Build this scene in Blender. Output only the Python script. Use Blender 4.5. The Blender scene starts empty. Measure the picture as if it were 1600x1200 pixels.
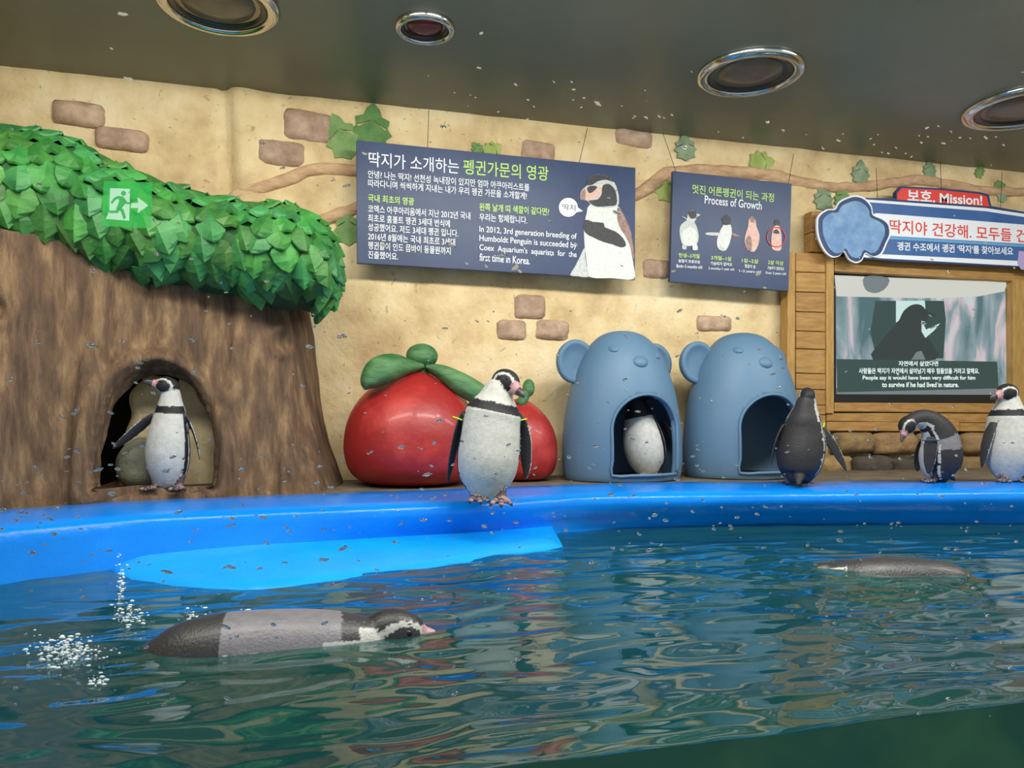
import bpy, bmesh, math, random
from mathutils import Vector, Matrix, noise
from mathutils.kdtree import KDTree
from mathutils.bvhtree import BVHTree

# ------------------------------------------------------------------ camera, light, exposure
SC = bpy.context.scene
COL = SC.collection
TH = math.radians(15.3)
CT, ST = math.cos(TH), math.sin(TH)
FPX = 1200.0
HOR = 650.0
CZ = 1.5
cam_d = bpy.data.cameras.new('camera')
cam_d.sensor_width = 36.0
cam_d.lens = 36.0 * FPX / 1600.0
cam_d.shift_y = 50.0 / 1600.0
cam_d.clip_start = 0.02
cam = bpy.data.objects.new('camera', cam_d)
COL.objects.link(cam)
cam.location = (0, 0, CZ)
cam.rotation_euler = (math.pi / 2, 0, -TH)
SC.camera = cam

w = bpy.data.worlds.new('world'); SC.world = w; w.use_nodes = True
w.node_tree.nodes['Background'].inputs[0].default_value = (0.93, 0.97, 1.0, 1)
w.node_tree.nodes['Background'].inputs[1].default_value = .62

def area(name, loc, rot, sx, sy, power, col=(1, 1, 1), shape='RECTANGLE'):
    l = bpy.data.lights.new(name, 'AREA'); l.shape = shape; l.size = sx
    if shape in ('RECTANGLE', 'ELLIPSE'): l.size_y = sy
    l.energy = power; l.color = col
    o = bpy.data.objects.new(name, l); COL.objects.link(o)
    o.location = loc; o.rotation_euler = rot
    return o
# ceiling lamps of the enclosure, just inside the viewing glass (above the top edge of the picture)
area('ceiling_lamp_light', (-0.7, 2.3, 3.27), (.5, 0, 0), 2.0, 0.3, 72, (1.0, .95, .86))
area('ceiling_lamp_light', (1.3, 2.15, 3.27), (.5, 0, 0), 1.4, 0.3, 72, (1.0, .95, .86))
area('ceiling_lamp_light', (4.0, 2.3, 3.27), (.5, 0, 0), 2.0, 0.3, 72, (1.0, .96, .9))

area('ceiling_spot_light', (2.15, 2.35, 3.27), (0, 0, 0), .30, 0.30, 22, (1.0, .98, .95), 'DISK')

vs = SC.view_settings
vs.view_transform = 'Standard'; vs.look = 'None'; vs.gamma = 1.0; vs.use_curve_mapping = False
vs.exposure = 0.0
SC.cycles.transparent_max_bounces = 16

# ------------------------------------------------------------------ pixel geometry
YW = 4.5            # back wall plane
ZL = CZ - 0.36      # ledge level
ZWT = CZ - 0.557    # water level
ZC = CZ + 1.808     # ceiling
YG = 1.16           # inner face of the viewing glass
def ray(px, py):
    u = (px - 800) / FPX; v = (HOR - py) / FPX
    return Vector((ST + u * CT, CT - u * ST, v))
def P(px, py, Y):                 # point on the vertical plane y=Y
    d = ray(px, py); t = Y / d.y
    return Vector((d.x * t, Y, CZ + d.z * t))
def G(px, py, z):                 # point on the horizontal plane z
    d = ray(px, py); t = (z - CZ) / d.z
    return Vector((d.x * t, d.y * t, z))
def D(px, py, t):                 # point at view depth t
    d = ray(px, py)
    return Vector((d.x * t, d.y * t, CZ + d.z * t))
def interp(tab, x):
    if x <= tab[0][0]: a, b = tab[0], tab[1]
    elif x >= tab[-1][0]: a, b = tab[-2], tab[-1]
    else:
        for a, b in zip(tab, tab[1:]):
            if a[0] <= x <= b[0]: break
    k = (x - a[0]) / (b[0] - a[0])
    return a[1] + (b[1] - a[1]) * k
def sinterp(tab, x):
    # smoothed table look-up
    return sum(interp(tab, x + d) for d in (-30, -15, 0, 15, 30)) / 5

# ------------------------------------------------------------------ materials
MATS = {}
def lin(c):
    return tuple(((v / 255) / 12.92 if v / 255 <= .04045 else ((v / 255 + .055) / 1.055) ** 2.4) for v in c) + (1,)
def M(name, c1, c2=None, scale=6, rough=.6, bump=0.0, bscale=40, detail=6, stretch=None, spec=.5, rnd=0, c3=None, metal=0, coat=0, lo=.35, hi=.65, pits=0):
    if name in MATS: return MATS[name]
    m = bpy.data.materials.new(name); m.use_nodes = True; MATS[name] = m
    nt = m.node_tree; N = nt.nodes; L = nt.links
    b = N['Principled BSDF']
    b.inputs['Roughness'].default_value = rough
    b.inputs['Metallic'].default_value = metal
    b.inputs['Specular IOR Level'].default_value = spec
    b.inputs['Coat Weight'].default_value = coat
    b.inputs['Coat Roughness'].default_value = .12
    c1 = lin(c1)
    geo = N.new('ShaderNodeNewGeometry')
    mp = N.new('ShaderNodeMapping'); L.new(geo.outputs['Position'], mp.inputs['Vector'])
    if stretch: mp.inputs['Scale'].default_value = stretch
    out = None
    if c2 is not None:
        n = N.new('ShaderNodeTexNoise'); n.inputs['Scale'].default_value = scale; n.inputs['Detail'].default_value = detail
        n.inputs['Roughness'].default_value = .6
        L.new(mp.outputs[0], n.inputs['Vector'])
        r = N.new('ShaderNodeValToRGB'); L.new(n.outputs[0], r.inputs[0])
        r.color_ramp.elements[0].position = lo; r.color_ramp.elements[1].position = hi
        r.color_ramp.elements[0].color = c1; r.color_ramp.elements[1].color = lin(c2)
        if c3 is not None:
            e = r.color_ramp.elements.new((lo + hi) / 2); e.color = lin(c3)
        out = r.outputs[0]
    else:
        rgb = N.new('ShaderNodeRGB'); rgb.outputs[0].default_value = c1; out = rgb.outputs[0]
    if rnd:
        oi = N.new('ShaderNodeObjectInfo')
        hsv = N.new('ShaderNodeHueSaturation')
        mr = N.new('ShaderNodeMapRange'); mr.inputs[3].default_value = 1 - rnd; mr.inputs[4].default_value = 1 + rnd
        L.new(oi.outputs['Random'], mr.inputs[0]); L.new(mr.outputs[0], hsv.inputs['Value'])
        mr2 = N.new('ShaderNodeMapRange'); mr2.inputs[3].default_value = .5 - rnd * .08; mr2.inputs[4].default_value = .5 + rnd * .06
        mul = N.new('ShaderNodeMath'); mul.operation = 'MULTIPLY'; mul.inputs[1].default_value = 7.31
        fr = N.new('ShaderNodeMath'); fr.operation = 'FRACT'
        L.new(oi.outputs['Random'], mul.inputs[0]); L.new(mul.outputs[0], fr.inputs[0]); L.new(fr.outputs[0], mr2.inputs[0])
        L.new(mr2.outputs[0], hsv.inputs['Hue'])
        L.new(out, hsv.inputs['Color']); out = hsv.outputs[0]
    if pits:
        vo = N.new('ShaderNodeTexVoronoi'); vo.inputs['Scale'].default_value = pits; vo.inputs['Randomness'].default_value = 1
        nd = N.new('ShaderNodeTexNoise'); nd.inputs['Scale'].default_value = 7; L.new(mp.outputs[0], nd.inputs['Vector'])
        mv = N.new('ShaderNodeVectorMath'); mv.operation = 'SCALE'; mv.inputs['Scale'].default_value = .25
        av = N.new('ShaderNodeVectorMath'); av.operation = 'ADD'
        L.new(nd.outputs['Color'], mv.inputs[0]); L.new(mp.outputs[0], av.inputs[0]); L.new(mv.outputs[0], av.inputs[1]); L.new(av.outputs[0], vo.inputs['Vector'])
        pr = N.new('ShaderNodeMapRange'); pr.inputs[1].default_value = .05; pr.inputs[2].default_value = .16; pr.inputs[3].default_value = .62; pr.inputs[4].default_value = 1
        L.new(vo.outputs['Distance'], pr.inputs[0])
        sc_ = N.new('ShaderNodeVectorMath'); sc_.operation = 'SCALE'; L.new(out, sc_.inputs[0]); L.new(pr.outputs[0], sc_.inputs['Scale']); out = sc_.outputs[0]
    L.new(out, b.inputs['Base Color'])
    if bump:
        n2 = N.new('ShaderNodeTexNoise'); n2.inputs['Scale'].default_value = bscale; n2.inputs['Detail'].default_value = 8
        n2.inputs['Roughness'].default_value = .65
        L.new(mp.outputs[0], n2.inputs['Vector'])
        bp = N.new('ShaderNodeBump'); bp.inputs['Strength'].default_value = 1.0; bp.inputs['Distance'].default_value = bump
        L.new(n2.outputs[0], bp.inputs['Height']); L.new(bp.outputs[0], b.inputs['Normal'])
    return m
def emit(name, c, strength=1.0):
    if name in MATS: return MATS[name]
    m = bpy.data.materials.new(name); m.use_nodes = True; MATS[name] = m
    b = m.node_tree.nodes['Principled BSDF']
    b.inputs['Base Color'].default_value = (0.01, 0.01, 0.01, 1)
    b.inputs['Emission Color'].default_value = lin(c); b.inputs['Emission Strength'].default_value = strength
    b.inputs['Roughness'].default_value = .3
    return m
def attr_mat(name, rough=.45, spec=.5, bump=.002, bscale=130, coat=0):
    m = bpy.data.materials.new(name); m.use_nodes = True; nt = m.node_tree; N = nt.nodes; L = nt.links
    b = N['Principled BSDF']; b.inputs['Roughness'].default_value = rough; b.inputs['Specular IOR Level'].default_value = spec
    b.inputs['Coat Weight'].default_value = coat; b.inputs['Coat Roughness'].default_value = .25
    a = N.new('ShaderNodeAttribute'); a.attribute_name = 'Col'
    n = N.new('ShaderNodeTexNoise'); n.inputs['Scale'].default_value = 45; n.inputs['Detail'].default_value = 5
    geo = N.new('ShaderNodeNewGeometry'); L.new(geo.outputs['Position'], n.inputs['Vector'])
    mr = N.new('ShaderNodeMapRange'); mr.inputs[1].default_value = .3; mr.inputs[2].default_value = .7; mr.inputs[3].default_value = .84; mr.inputs[4].default_value = 1.06
    L.new(n.outputs[0], mr.inputs[0])
    mx = N.new('ShaderNodeVectorMath'); mx.operation = 'SCALE'
    L.new(a.outputs['Color'], mx.inputs[0]); L.new(mr.outputs[0], mx.inputs['Scale'])
    L.new(mx.outputs[0], b.inputs['Base Color'])
    n2 = N.new('ShaderNodeTexNoise'); n2.inputs['Scale'].default_value = bscale; n2.inputs['Detail'].default_value = 4
    L.new(geo.outputs['Position'], n2.inputs['Vector'])
    bp = N.new('ShaderNodeBump'); bp.inputs['Distance'].default_value = bump; L.new(n2.outputs[0], bp.inputs['Height']); L.new(bp.outputs[0], b.inputs['Normal'])
    return m

# ------------------------------------------------------------------ object helpers
def tag(o, label=None, cat=None, group=None, kind=None):
    if label: o['label'] = label
    if cat: o['category'] = cat
    if group: o['group'] = group
    if kind: o['kind'] = kind
    return o
def empty(name, loc, rz=0):
    o = bpy.data.objects.new(name, None); COL.objects.link(o)
    o.location = loc; o.rotation_euler = (0, 0, rz); o.empty_display_size = .1
    return o
def wmat(o):
    m = o.matrix_basis.copy()
    return (wmat(o.parent) @ m) if o.parent else m
def obj(name, verts, faces, mat, parent=None, smooth=False, world=True):
    me = bpy.data.meshes.new(name)
    if parent is not None and world:
        inv = wmat(parent).inverted(); verts = [inv @ Vector(v) for v in verts]
    me.from_pydata([tuple(v) for v in verts], [], faces)
    me.update()
    if smooth: me.polygons.foreach_set('use_smooth', [True] * len(me.polygons))
    if mat is not None: me.materials.append(mat)
    o = bpy.data.objects.new(name, me); COL.objects.link(o)
    if parent is not None: o.parent = parent
    return o
def fix_normals(o):
    bm = bmesh.new(); bm.from_mesh(o.data); bmesh.ops.recalc_face_normals(bm, faces=bm.faces); bm.to_mesh(o.data); bm.free()
    return o
class MB:
    def __init__(s): s.v = []; s.f = []
    def add(s, v, f):
        n = len(s.v); s.v += [Vector(p) for p in v]; s.f += [tuple(i + n for i in q) for q in f]; return s
    def box(s, a, b):
        (x0, y0, z0), (x1, y1, z1) = a, b
        return s.add([(x0,y0,z0),(x1,y0,z0),(x1,y1,z0),(x0,y1,z0),(x0,y0,z1),(x1,y0,z1),(x1,y1,z1),(x0,y1,z1)],
                     [(0,3,2,1),(4,5,6,7),(0,1,5,4),(1,2,6,5),(2,3,7,6),(3,0,4,7)])
    def prism(s, pts, y0, y1):            # outline of (x,z) extruded in y
        n = len(pts)
        v = [(p[0], y0, p[1]) for p in pts] + [(p[0], y1, p[1]) for p in pts]
        f = [tuple(range(n)), tuple(range(2 * n - 1, n - 1, -1))] + [(i, i + n, (i + 1) % n + n, (i + 1) % n) for i in range(n)]
        return s.add(v, f)
    def build(s, name, mat, parent=None, smooth=False, fix=True, bevel=0):
        o = obj(name, s.v, s.f, mat, parent, smooth)
        if fix: fix_normals(o)
        if bevel:
            m = o.modifiers.new('bevel', 'BEVEL'); m.width = bevel; m.segments = 2; m.limit_method = 'ANGLE'
        return o
def catmull(pts, k=8):
    out = []
    n = len(pts)
    for i in range(n - 1):
        p0 = pts[max(i - 1, 0)]; p1 = pts[i]; p2 = pts[i + 1]; p3 = pts[min(i + 2, n - 1)]
        for j in range(k):
            t = j / k
            out.append(tuple(.5 * ((2 * b) + (-a + c) * t + (2 * a - 5 * b + 4 * c - d) * t * t + (-a + 3 * b - 3 * c + d) * t ** 3) for a, b, c, d in zip(p0, p1, p2, p3)))
    out.append(tuple(pts[-1]))
    return out
def loft(ctrl, front, m=32, k=8):
    """ctrl: (x,y,z,rside,rfront). Returns verts, faces, params (s, angle from front)"""
    c = catmull(ctrl, k)
    pos = [Vector(q[:3]) for q in c]
    n = len(pos)
    V, F, Q = [], [], []
    f = Vector(front)
    ln = [0]
    for a, b in zip(pos, pos[1:]): ln.append(ln[-1] + (b - a).length)
    for i in range(n):
        t = (pos[min(i + 1, n - 1)] - pos[max(i - 1, 0)]).normalized()
        f = (f - t * f.dot(t)).normalized()
        s = t.cross(f)
        rs, rf = max(c[i][3], 1e-4), max(c[i][4], 1e-4)
        for j in range(m):
            a = 2 * math.pi * j / m
            V.append(pos[i] + f * rf * math.cos(a) + s * rs * math.sin(a))
            aa = math.degrees(a); aa = aa if aa <= 180 else aa - 360
            Q.append((ln[i] / ln[-1], aa))
    for i in range(n - 1):
        for j in range(m):
            F.append((i * m + j, i * m + (j + 1) % m, (i + 1) * m + (j + 1) % m, (i + 1) * m + j))
    F.append(tuple(reversed(range(m)))); F.append(tuple(range((n - 1) * m, n * m)))
    return V, F, Q
def tube(ctrl, front=(0, -1, 0), m=10, k=6):
    V, F, _ = loft(ctrl, front, m, k); return V, F
def ellipsoid(c, ax, ay, az, nu=24, nv=16):
    """ax, ay, az are vectors (half-axes)"""
    V, F = [], []
    c = Vector(c)
    for i in range(nv + 1):
        th = math.pi * i / nv
        for j in range(nu):
            ph = 2 * math.pi * j / nu
            V.append(c + ax * (math.sin(th) * math.cos(ph)) + ay * (math.sin(th) * math.sin(ph)) + az * math.cos(th))
    for i in range(nv):
        for j in range(nu):
            F.append((i * nu + j, (i + 1) * nu + j, (i + 1) * nu + (j + 1) % nu, i * nu + (j + 1) % nu))
    return V, F
def remesh(verts, faces, voxel, smooth=2):
    me = bpy.data.meshes.new('tmp'); me.from_pydata([tuple(v) for v in verts], [], faces)
    o = bpy.data.objects.new('tmp', me); COL.objects.link(o)
    r = o.modifiers.new('r', 'REMESH'); r.mode = 'VOXEL'; r.voxel_size = voxel
    if smooth:
        s = o.modifiers.new('s', 'SMOOTH'); s.iterations = smooth; s.factor = .5
    dg = bpy.context.evaluated_depsgraph_get(); dg.update()
    ev = o.evaluated_get(dg)
    m2 = bpy.data.meshes.new_from_object(ev, depsgraph=dg)
    bpy.data.objects.remove(o); bpy.data.meshes.remove(me)
    return m2
def link_mesh(name, me, mat, parent=None, smooth=True):
    me.materials.clear(); me.materials.append(mat)
    if smooth: me.polygons.foreach_set('use_smooth', [True] * len(me.polygons))
    o = bpy.data.objects.new(name, me); COL.objects.link(o)
    if parent is not None: o.parent = parent
    me.name = name
    return o
rng = random.Random(7)

# ------------------------------------------------------------------ materials of the place
m_plaster = M('sand_plaster', (198, 168, 124), (240, 222, 184), scale=3.2, rough=.8, bump=.012, bscale=20, c3=(226, 202, 154), lo=.32, hi=.68, detail=12, pits=16)
m_ceiling = M('olive_ceiling', (104, 108, 92), (114, 118, 102), scale=1.2, rough=.38, spec=.45)
m_dark = M('hollow_shade', (12, 13, 18), rough=.9)
m_side = M('side_plaster', (188, 170, 128), (200, 182, 140), scale=2, rough=.85)
m_blue = M('blue_pool_paint', (4, 122, 226), (10, 132, 236), scale=4, rough=.13, bump=.0026, bscale=30, spec=.3)
m_blue_lit = M('blue_step_lit', (8, 158, 246), (6, 148, 242), scale=5, rough=.3, bump=.003, bscale=22, spec=.5)  # pool blue lightened: light on the step put into the colour
m_teal = M('pool_floor_paint', (24, 92, 90), (40, 118, 104), scale=2, rough=.7)
m_ledge = M('ledge_concrete', (84, 76, 66), (118, 104, 84), scale=7, rough=.7, bump=.006, bscale=40)
m_brick = M('painted_relief_brick', (162, 134, 112), (200, 172, 148), scale=12, rough=.8, bump=.008, bscale=30, rnd=.1)
m_stone = M('tan_stone', (122, 98, 66), (160, 130, 88), scale=9, rough=.8, bump=.01, bscale=30, rnd=.15)
m_stone_d = M('dark_stone', (60, 54, 48), (84, 76, 66), scale=9, rough=.8, bump=.01, bscale=30, rnd=.15)
m_bark = M('bark_sculpt', (68, 51, 38), (156, 126, 90), scale=5, rough=.75, bump=.02, bscale=13, c3=(108, 83, 60), stretch=(3.2, 3.2, .7), lo=.3, hi=.72)
m_leaf = M('painted_leaf_green', (34, 102, 44), (62, 136, 60), scale=9, rough=.5, bump=.003, bscale=40, rnd=.34)
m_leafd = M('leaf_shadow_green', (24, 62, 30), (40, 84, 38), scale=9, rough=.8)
m_vine = M('vine_relief', (184, 146, 112), (218, 184, 146), scale=10, rough=.8, bump=.008, bscale=22, stretch=(1, 1, 3))

# ------------------------------------------------------------------ setting
XL, XR = -2.6, 6.2
def wall_back():
    nx, nz = 300, 150
    z0 = 0.1
    V, F = [], []
    xg = P(354, 400, YW).x
    for j in range(nz + 1):
        z = z0 + (ZC - z0) * j / nz
        for i in range(nx + 1):
            x = XL + (XR - XL) * i / nx
            y = YW - .010 * noise.noise(Vector((x * 2.1, z * 2.1, 3))) - .008 * noise.noise(Vector((x * 7, z * 7, 9)))
            xx = x - xg - .02 * math.sin(z * 3)
            y += .05 * math.exp(-(xx / .028) ** 2) - .035 * math.exp(-((xx - .09) / .09) ** 2)   # crease with a rounded edge on its right
            if xx < 0: y += .02
            V.append((x, y, z))
    for j in range(nz):
        for i in range(nx):
            a = j * (nx + 1) + i
            F.append((a, a + 1, a + nx + 2, a + nx + 1))
    n = len(V)
    V += [(XL, YW + .15, z0), (XR, YW + .15, z0), (XR, YW + .15, ZC), (XL, YW + .15, ZC)]
    F.append((n, n + 3, n + 2, n + 1))
    o = obj('wall_back', V, F, m_plaster, smooth=True)
    return tag(o, kind='structure')
WALL = wall_back()
tag(MB().box((XL - .1, YG - .1, ZC), (XR + .1, YW + .15, ZC + .1)).build('ceiling', m_ceiling), kind='structure')
tag(MB().box((XL - .1, YG, 0), (XL, YW, ZC)).build('wall_left', m_side), kind='structure')
tag(MB().box((XR, YG, 0), (XR + .1, YW, ZC)).build('wall_right', m_side), kind='structure')
tag(MB().box((XL, YG - .1, 0), (XR, YW, .1)).build('floor', m_teal), kind='structure')

# glass pane
m_glass = bpy.data.materials.new('clear_pane'); m_glass.use_nodes = True
nt = m_glass.node_tree; nt.nodes.clear()
tb = nt.nodes.new('ShaderNodeBsdfTransparent'); tb.inputs[0].default_value = (.985, .995, .99, 1)
ou = nt.nodes.new('ShaderNodeOutputMaterial'); nt.links.new(tb.outputs[0], ou.inputs[0])
tag(MB().box((XL, YG - .03, 0.1), (XR, YG - .002, ZC)).build('window_1', m_glass), kind='structure')

# blue pool rim: back edge, lip and waterline of the photograph unprojected to their heights
T_BACK = [(-300, 822), (0, 797), (200, 783), (400, 775), (600, 768), (760, 762), (900, 757), (1000, 754), (1200, 753), (1600, 752), (1900, 751)]
T_LIP = [(-300, 862), (0, 828), (200, 809), (400, 799), (600, 791), (760, 784), (900, 774), (1000, 772), (1200, 770), (1600, 767), (1900, 766)]
T_WAT = [(-300, 945), (0, 913), (200, 886), (400, 872), (600, 855), (760, 842), (900, 829), (1000, 824), (1200, 819), (1600, 817), (1900, 818)]
RIMX = []
def rim():
    prof = []
    for i in range(0, 111):
        px = -300 + i * 20
        b = G(px, sinterp(T_BACK, px), ZL - .002)
        l = G(px, sinterp(T_LIP, px), ZL - .022)
        wl = G(px, sinterp(T_WAT, px), ZWT)
        din = Vector((l.x - b.x, l.y - b.y, 0)).normalized()
        out = Vector((0, -1, 0))
        wob = .004 * noise.noise(Vector((px * .02, 0, 0)))
        pts = [b - Vector((din.x, din.y, 0)) * .02 + Vector((0, 0, -.08)),
               b + Vector((0, 0, -.008)), b.lerp(l, .12) + Vector((0, 0, .008 + wob)), b.lerp(l, .45) + Vector((0, 0, .012 + wob)), b.lerp(l, .8) + Vector((0, 0, .006)),
               l, l + out * .018 + Vector((0, 0, -.018)), l + out * .022 + Vector((0, 0, -.05))]
        w2 = Vector((wl.x, wl.y, ZWT))
        pts += [pts[-1].lerp(w2, .5), w2 + Vector((0, 0, .01)), w2 + out * .03 + Vector((0, 0, -.12)), w2 + out * .06 + Vector((0, 0, -.45)), w2 + out * .06 + Vector((0, 0, -.86))]
        prof.append(pts); RIMX.append((b.x, b.y))
    V = [p for r in prof for p in r]; m = len(prof[0]); F = []
    for i in range(len(prof) - 1):
        for j in range(m - 1):
            F.append((i * m + j, i * m + j + 1, (i + 1) * m + j + 1, (i + 1) * m + j))
    o = fix_normals(obj('pool_rim', V, F, m_blue, smooth=True))
    tag(o, kind='structure')
rim()
def rim_y(x):
    return interp(RIMX, x)
# ledge behind the rim
V, F = [], []
N_ = 90
for i in range(N_ + 1):
    x = XL + (XR - XL) * i / N_
    for j in range(5):
        y = rim_y(x) + .0 + (YW + .02 - rim_y(x)) * j / 4
        V.append((x, y, ZL - .006 + .004 * noise.noise(Vector((x * 4, y * 4, 0)))))
for i in range(N_):
    for j in range(4):
        F.append((i * 5 + j, (i + 1) * 5 + j, (i + 1) * 5 + j + 1, i * 5 + j + 1))
tag(obj('ledge_ground', V, F, m_ledge, smooth=True), kind='structure')

# step along the rim, its lighter blue painting in light on the flatter slope
def step():
    top = [(178, 884), (196, 869), (300, 859), (400, 851), (500, 845), (600, 838), (700, 831), (800, 825), (864, 820)]
    bot = [(172, 890), (200, 905), (290, 916), (400, 921), (500, 912), (590, 900), (700, 884), (800, 868), (880, 855)]
    A = []; B = []
    for k in range(41):
        q = 178 + (864 - 178) * k / 40; s = k / 40
        A.append((q, sinterp(top, q) if 0 < k < 40 else interp(top, q)))
        qb = 172 + (880 - 172) * s
        B.append((qb, interp(bot, qb)))
    V, F = [], []
    for (ax, ay), (bx, by) in zip(A, B):
        # point on the rim face seen at (ax, ay)
        tw = (CZ - ZWT) * FPX / (sinterp(T_WAT, ax) - HOR)
        z = max(CZ - (ay - HOR) / FPX * (tw + .02), ZWT + .004)
        a = D(ax, ay, (CZ - z) * FPX / (ay - HOR)) + Vector((0, .06, .004))
        b = G(bx, by, ZWT)
        V += [a, a.lerp(b, .35) + Vector((0, 0, .006)), a.lerp(b, .8) + Vector((0, 0, .004)), b, b + Vector((0, -.03, -.05)), b + Vector((0, -.04, -.3))]
    m = 6
    for i in range(40):
        for j in range(m - 1):
            F.append((i * m + j, i * m + j + 1, (i + 1) * m + j + 1, (i + 1) * m + j))
    F.append(tuple(range(m))); F.append(tuple(40 * m + j for j in reversed(range(m))))
    o = fix_normals(obj('pool_step', V, F, m_blue_lit, smooth=True))
    tag(o, kind='structure')
step()

# water: waves are real geometry; clear to look into, tinted and a little murky
def water_mat(name, dens, tint, murk, gloss=True):
    m = bpy.data.materials.new(name); m.use_nodes = True; nt = m.node_tree; N = nt.nodes; L = nt.links; N.clear()
    out = N.new('ShaderNodeOutputMaterial')
    tr = N.new('ShaderNodeBsdfTransparent'); tr.inputs[0].default_value = tint
    df = N.new('ShaderNodeBsdfDiffuse'); df.inputs[0].default_value = murk
    if not gloss:
        g0 = N.new('ShaderNodeNewGeometry'); n0 = N.new('ShaderNodeTexNoise'); n0.inputs['Scale'].default_value = 3.2; n0.inputs['Detail'].default_value = 3
        r0 = N.new('ShaderNodeValToRGB'); r0.color_ramp.elements[0].position = .42; r0.color_ramp.elements[1].position = .62
        r0.color_ramp.elements[0].color = (.030, .092, .066, 1); r0.color_ramp.elements[1].color = (.055, .14, .075, 1)
        L.new(g0.outputs['Position'], n0.inputs['Vector']); L.new(n0.outputs[0], r0.inputs[0]); L.new(r0.outputs[0], df.inputs[0])
    mix = N.new('ShaderNodeMixShader'); mix.inputs[0].default_value = dens
    L.new(tr.outputs[0], mix.inputs[1]); L.new(df.outputs[0], mix.inputs[2])
    if gloss:
        gl = N.new('ShaderNodeBsdfGlossy'); gl.inputs['Roughness'].default_value = .03
        fr = N.new('ShaderNodeFresnel'); fr.inputs[0].default_value = 1.9
        geo = N.new('ShaderNodeNewGeometry'); mp = N.new('ShaderNodeMapping'); mp.inputs['Scale'].default_value = (.7, 1.3, 1)
        L.new(geo.outputs['Position'], mp.inputs['Vector'])
        n = N.new('ShaderNodeTexNoise'); n.inputs['Scale'].default_value = 3.0; n.inputs['Detail'].default_value = 1.3; n.inputs['Distortion'].default_value = 1.1
        L.new(mp.outputs[0], n.inputs['Vector'])
        bp = N.new('ShaderNodeBump'); bp.inputs['Strength'].default_value = 1; bp.inputs['Distance'].default_value = .021
        L.new(n.outputs[0], bp.inputs['Height'])
        L.new(bp.outputs[0], gl.inputs['Normal']); L.new(bp.outputs[0], fr.inputs['Normal'])
        m2 = N.new('ShaderNodeMixShader'); L.new(fr.outputs[0], m2.inputs[0]); L.new(mix.outputs[0], m2.inputs[1]); L.new(gl.outputs[0], m2.inputs[2])
        L.new(m2.outputs[0], out.inputs[0])
    else:
        L.new(mix.outputs[0], out.inputs[0])
    return m
m_water = water_mat('pool_water', .42, (.45, .80, .78, 1), (.020, .125, .115, 1))
m_waterf = water_mat('pool_water_side', .85, (.3, .62, .5, 1), (.035, .115, .065, 1), False)
def wave(x, y):
    p = Vector((x * .9, y * 2.2, 0))
    h = .0075 * noise.noise(p * 2.2) + .0045 * noise.noise(p * 4.7 + Vector((5, 1, 0))) + .002 * noise.noise(p * 11)
    return h
def water():
    nx, ny = 460, 240
    x0, x1, y0, y1 = XL, XR, YG, 4.35
    V, F = [], []
    for j in range(ny + 1):
        s = j / ny; y = y0 + (y1 - y0) * (s ** 1.35)
        for i in range(nx + 1):
            x = x0 + (x1 - x0) * i / nx
            z = ZWT + wave(x, y) + .006 * math.exp(-(y - y0) / .012)
            V.append((x, y, z))
    for j in range(ny):
        for i in range(nx):
            a = j * (nx + 1) + i; F.append((a, a + 1, a + nx + 2, a + nx + 1))
    o = obj('water_surface', V, F, m_water, smooth=True)
    tag(o, kind='structure')
    # side of the water against the glass, following the waves
    V, F = [], []
    for i in range(nx + 1):
        x = x0 + (x1 - x0) * i / nx
        V += [(x, y0, ZWT + wave(x, y0) + .006), (x, y0, .1)]
    for i in range(nx): F.append((2 * i, 2 * i + 1, 2 * i + 3, 2 * i + 2))
    o2 = obj('water_front', V, F, m_waterf)
    tag(o2, kind='structure')
water()

# ------------------------------------------------------------------ bricks and stones of the wall
def stone(cx, cy, pw, ph, mat, Y=YW, depth=.035, rot=0, seed=0, name='brick'):
    """rounded irregular block set in the wall; its outline measured in the photograph"""
    c = P(cx, cy, Y); wx = abs(P(cx + pw / 2, cy, Y).x - P(cx - pw / 2, cy, Y).x) / 2; hz = abs(P(cx, cy - ph / 2, Y).z - P(cx, cy + ph / 2, Y).z) / 2
    nx, nz = 9, 6; V, F = [], []
    for layer in (0,):
        for j in range(nz + 1):
            for i in range(nx + 1):
                a = -1 + 2 * i / nx; b = -1 + 2 * j / nz
                e = max(abs(a), abs(b))
                rr = 1 - .10 * (abs(a) ** 4) * (abs(b) ** 4)
                x = a * wx * rr; z = b * hz * rr
                jit = Vector((cx * .13 + a * 1.3, cy * .11 + b * 1.3, seed))
                x += wx * .05 * noise.noise(jit * 2); z += hz * .08 * noise.noise(jit * 2 + Vector((9, 0, 0)))
                y = -depth * (1 - e ** 6 * .95) - (depth * .35 * noise.noise(jit * 2.3) if e < .99 else 0)
                xr = x * math.cos(rot) - z * math.sin(rot); zr = x * math.sin(rot) + z * math.cos(rot)
                V.append((c.x + xr, Y + y + .005, c.z + zr))
    for j in range(nz):
        for i in range(nx):
            a = j * (nx + 1) + i; F.append((a, a + 1, a + nx + 2, a + nx + 1))
    # side skirt into the wall
    ring = [i for i in range(nx + 1)] + [j * (nx + 1) + nx for j in range(1, nz + 1)] + [nz * (nx + 1) + i for i in range(nx - 1, -1, -1)] + [j * (nx + 1) for j in range(nz - 1, 0, -1)]
    n = len(V)
    for r in ring: V.append((V[r][0], Y + .03, V[r][2]))
    for k in range(len(ring)):
        F.append((ring[k], n + k, n + (k + 1) % len(ring), ring[(k + 1) % len(ring)]))
    o = obj(name, V, F, mat, WALL, smooth=True)
    fix_normals(o)
    return o
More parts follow.
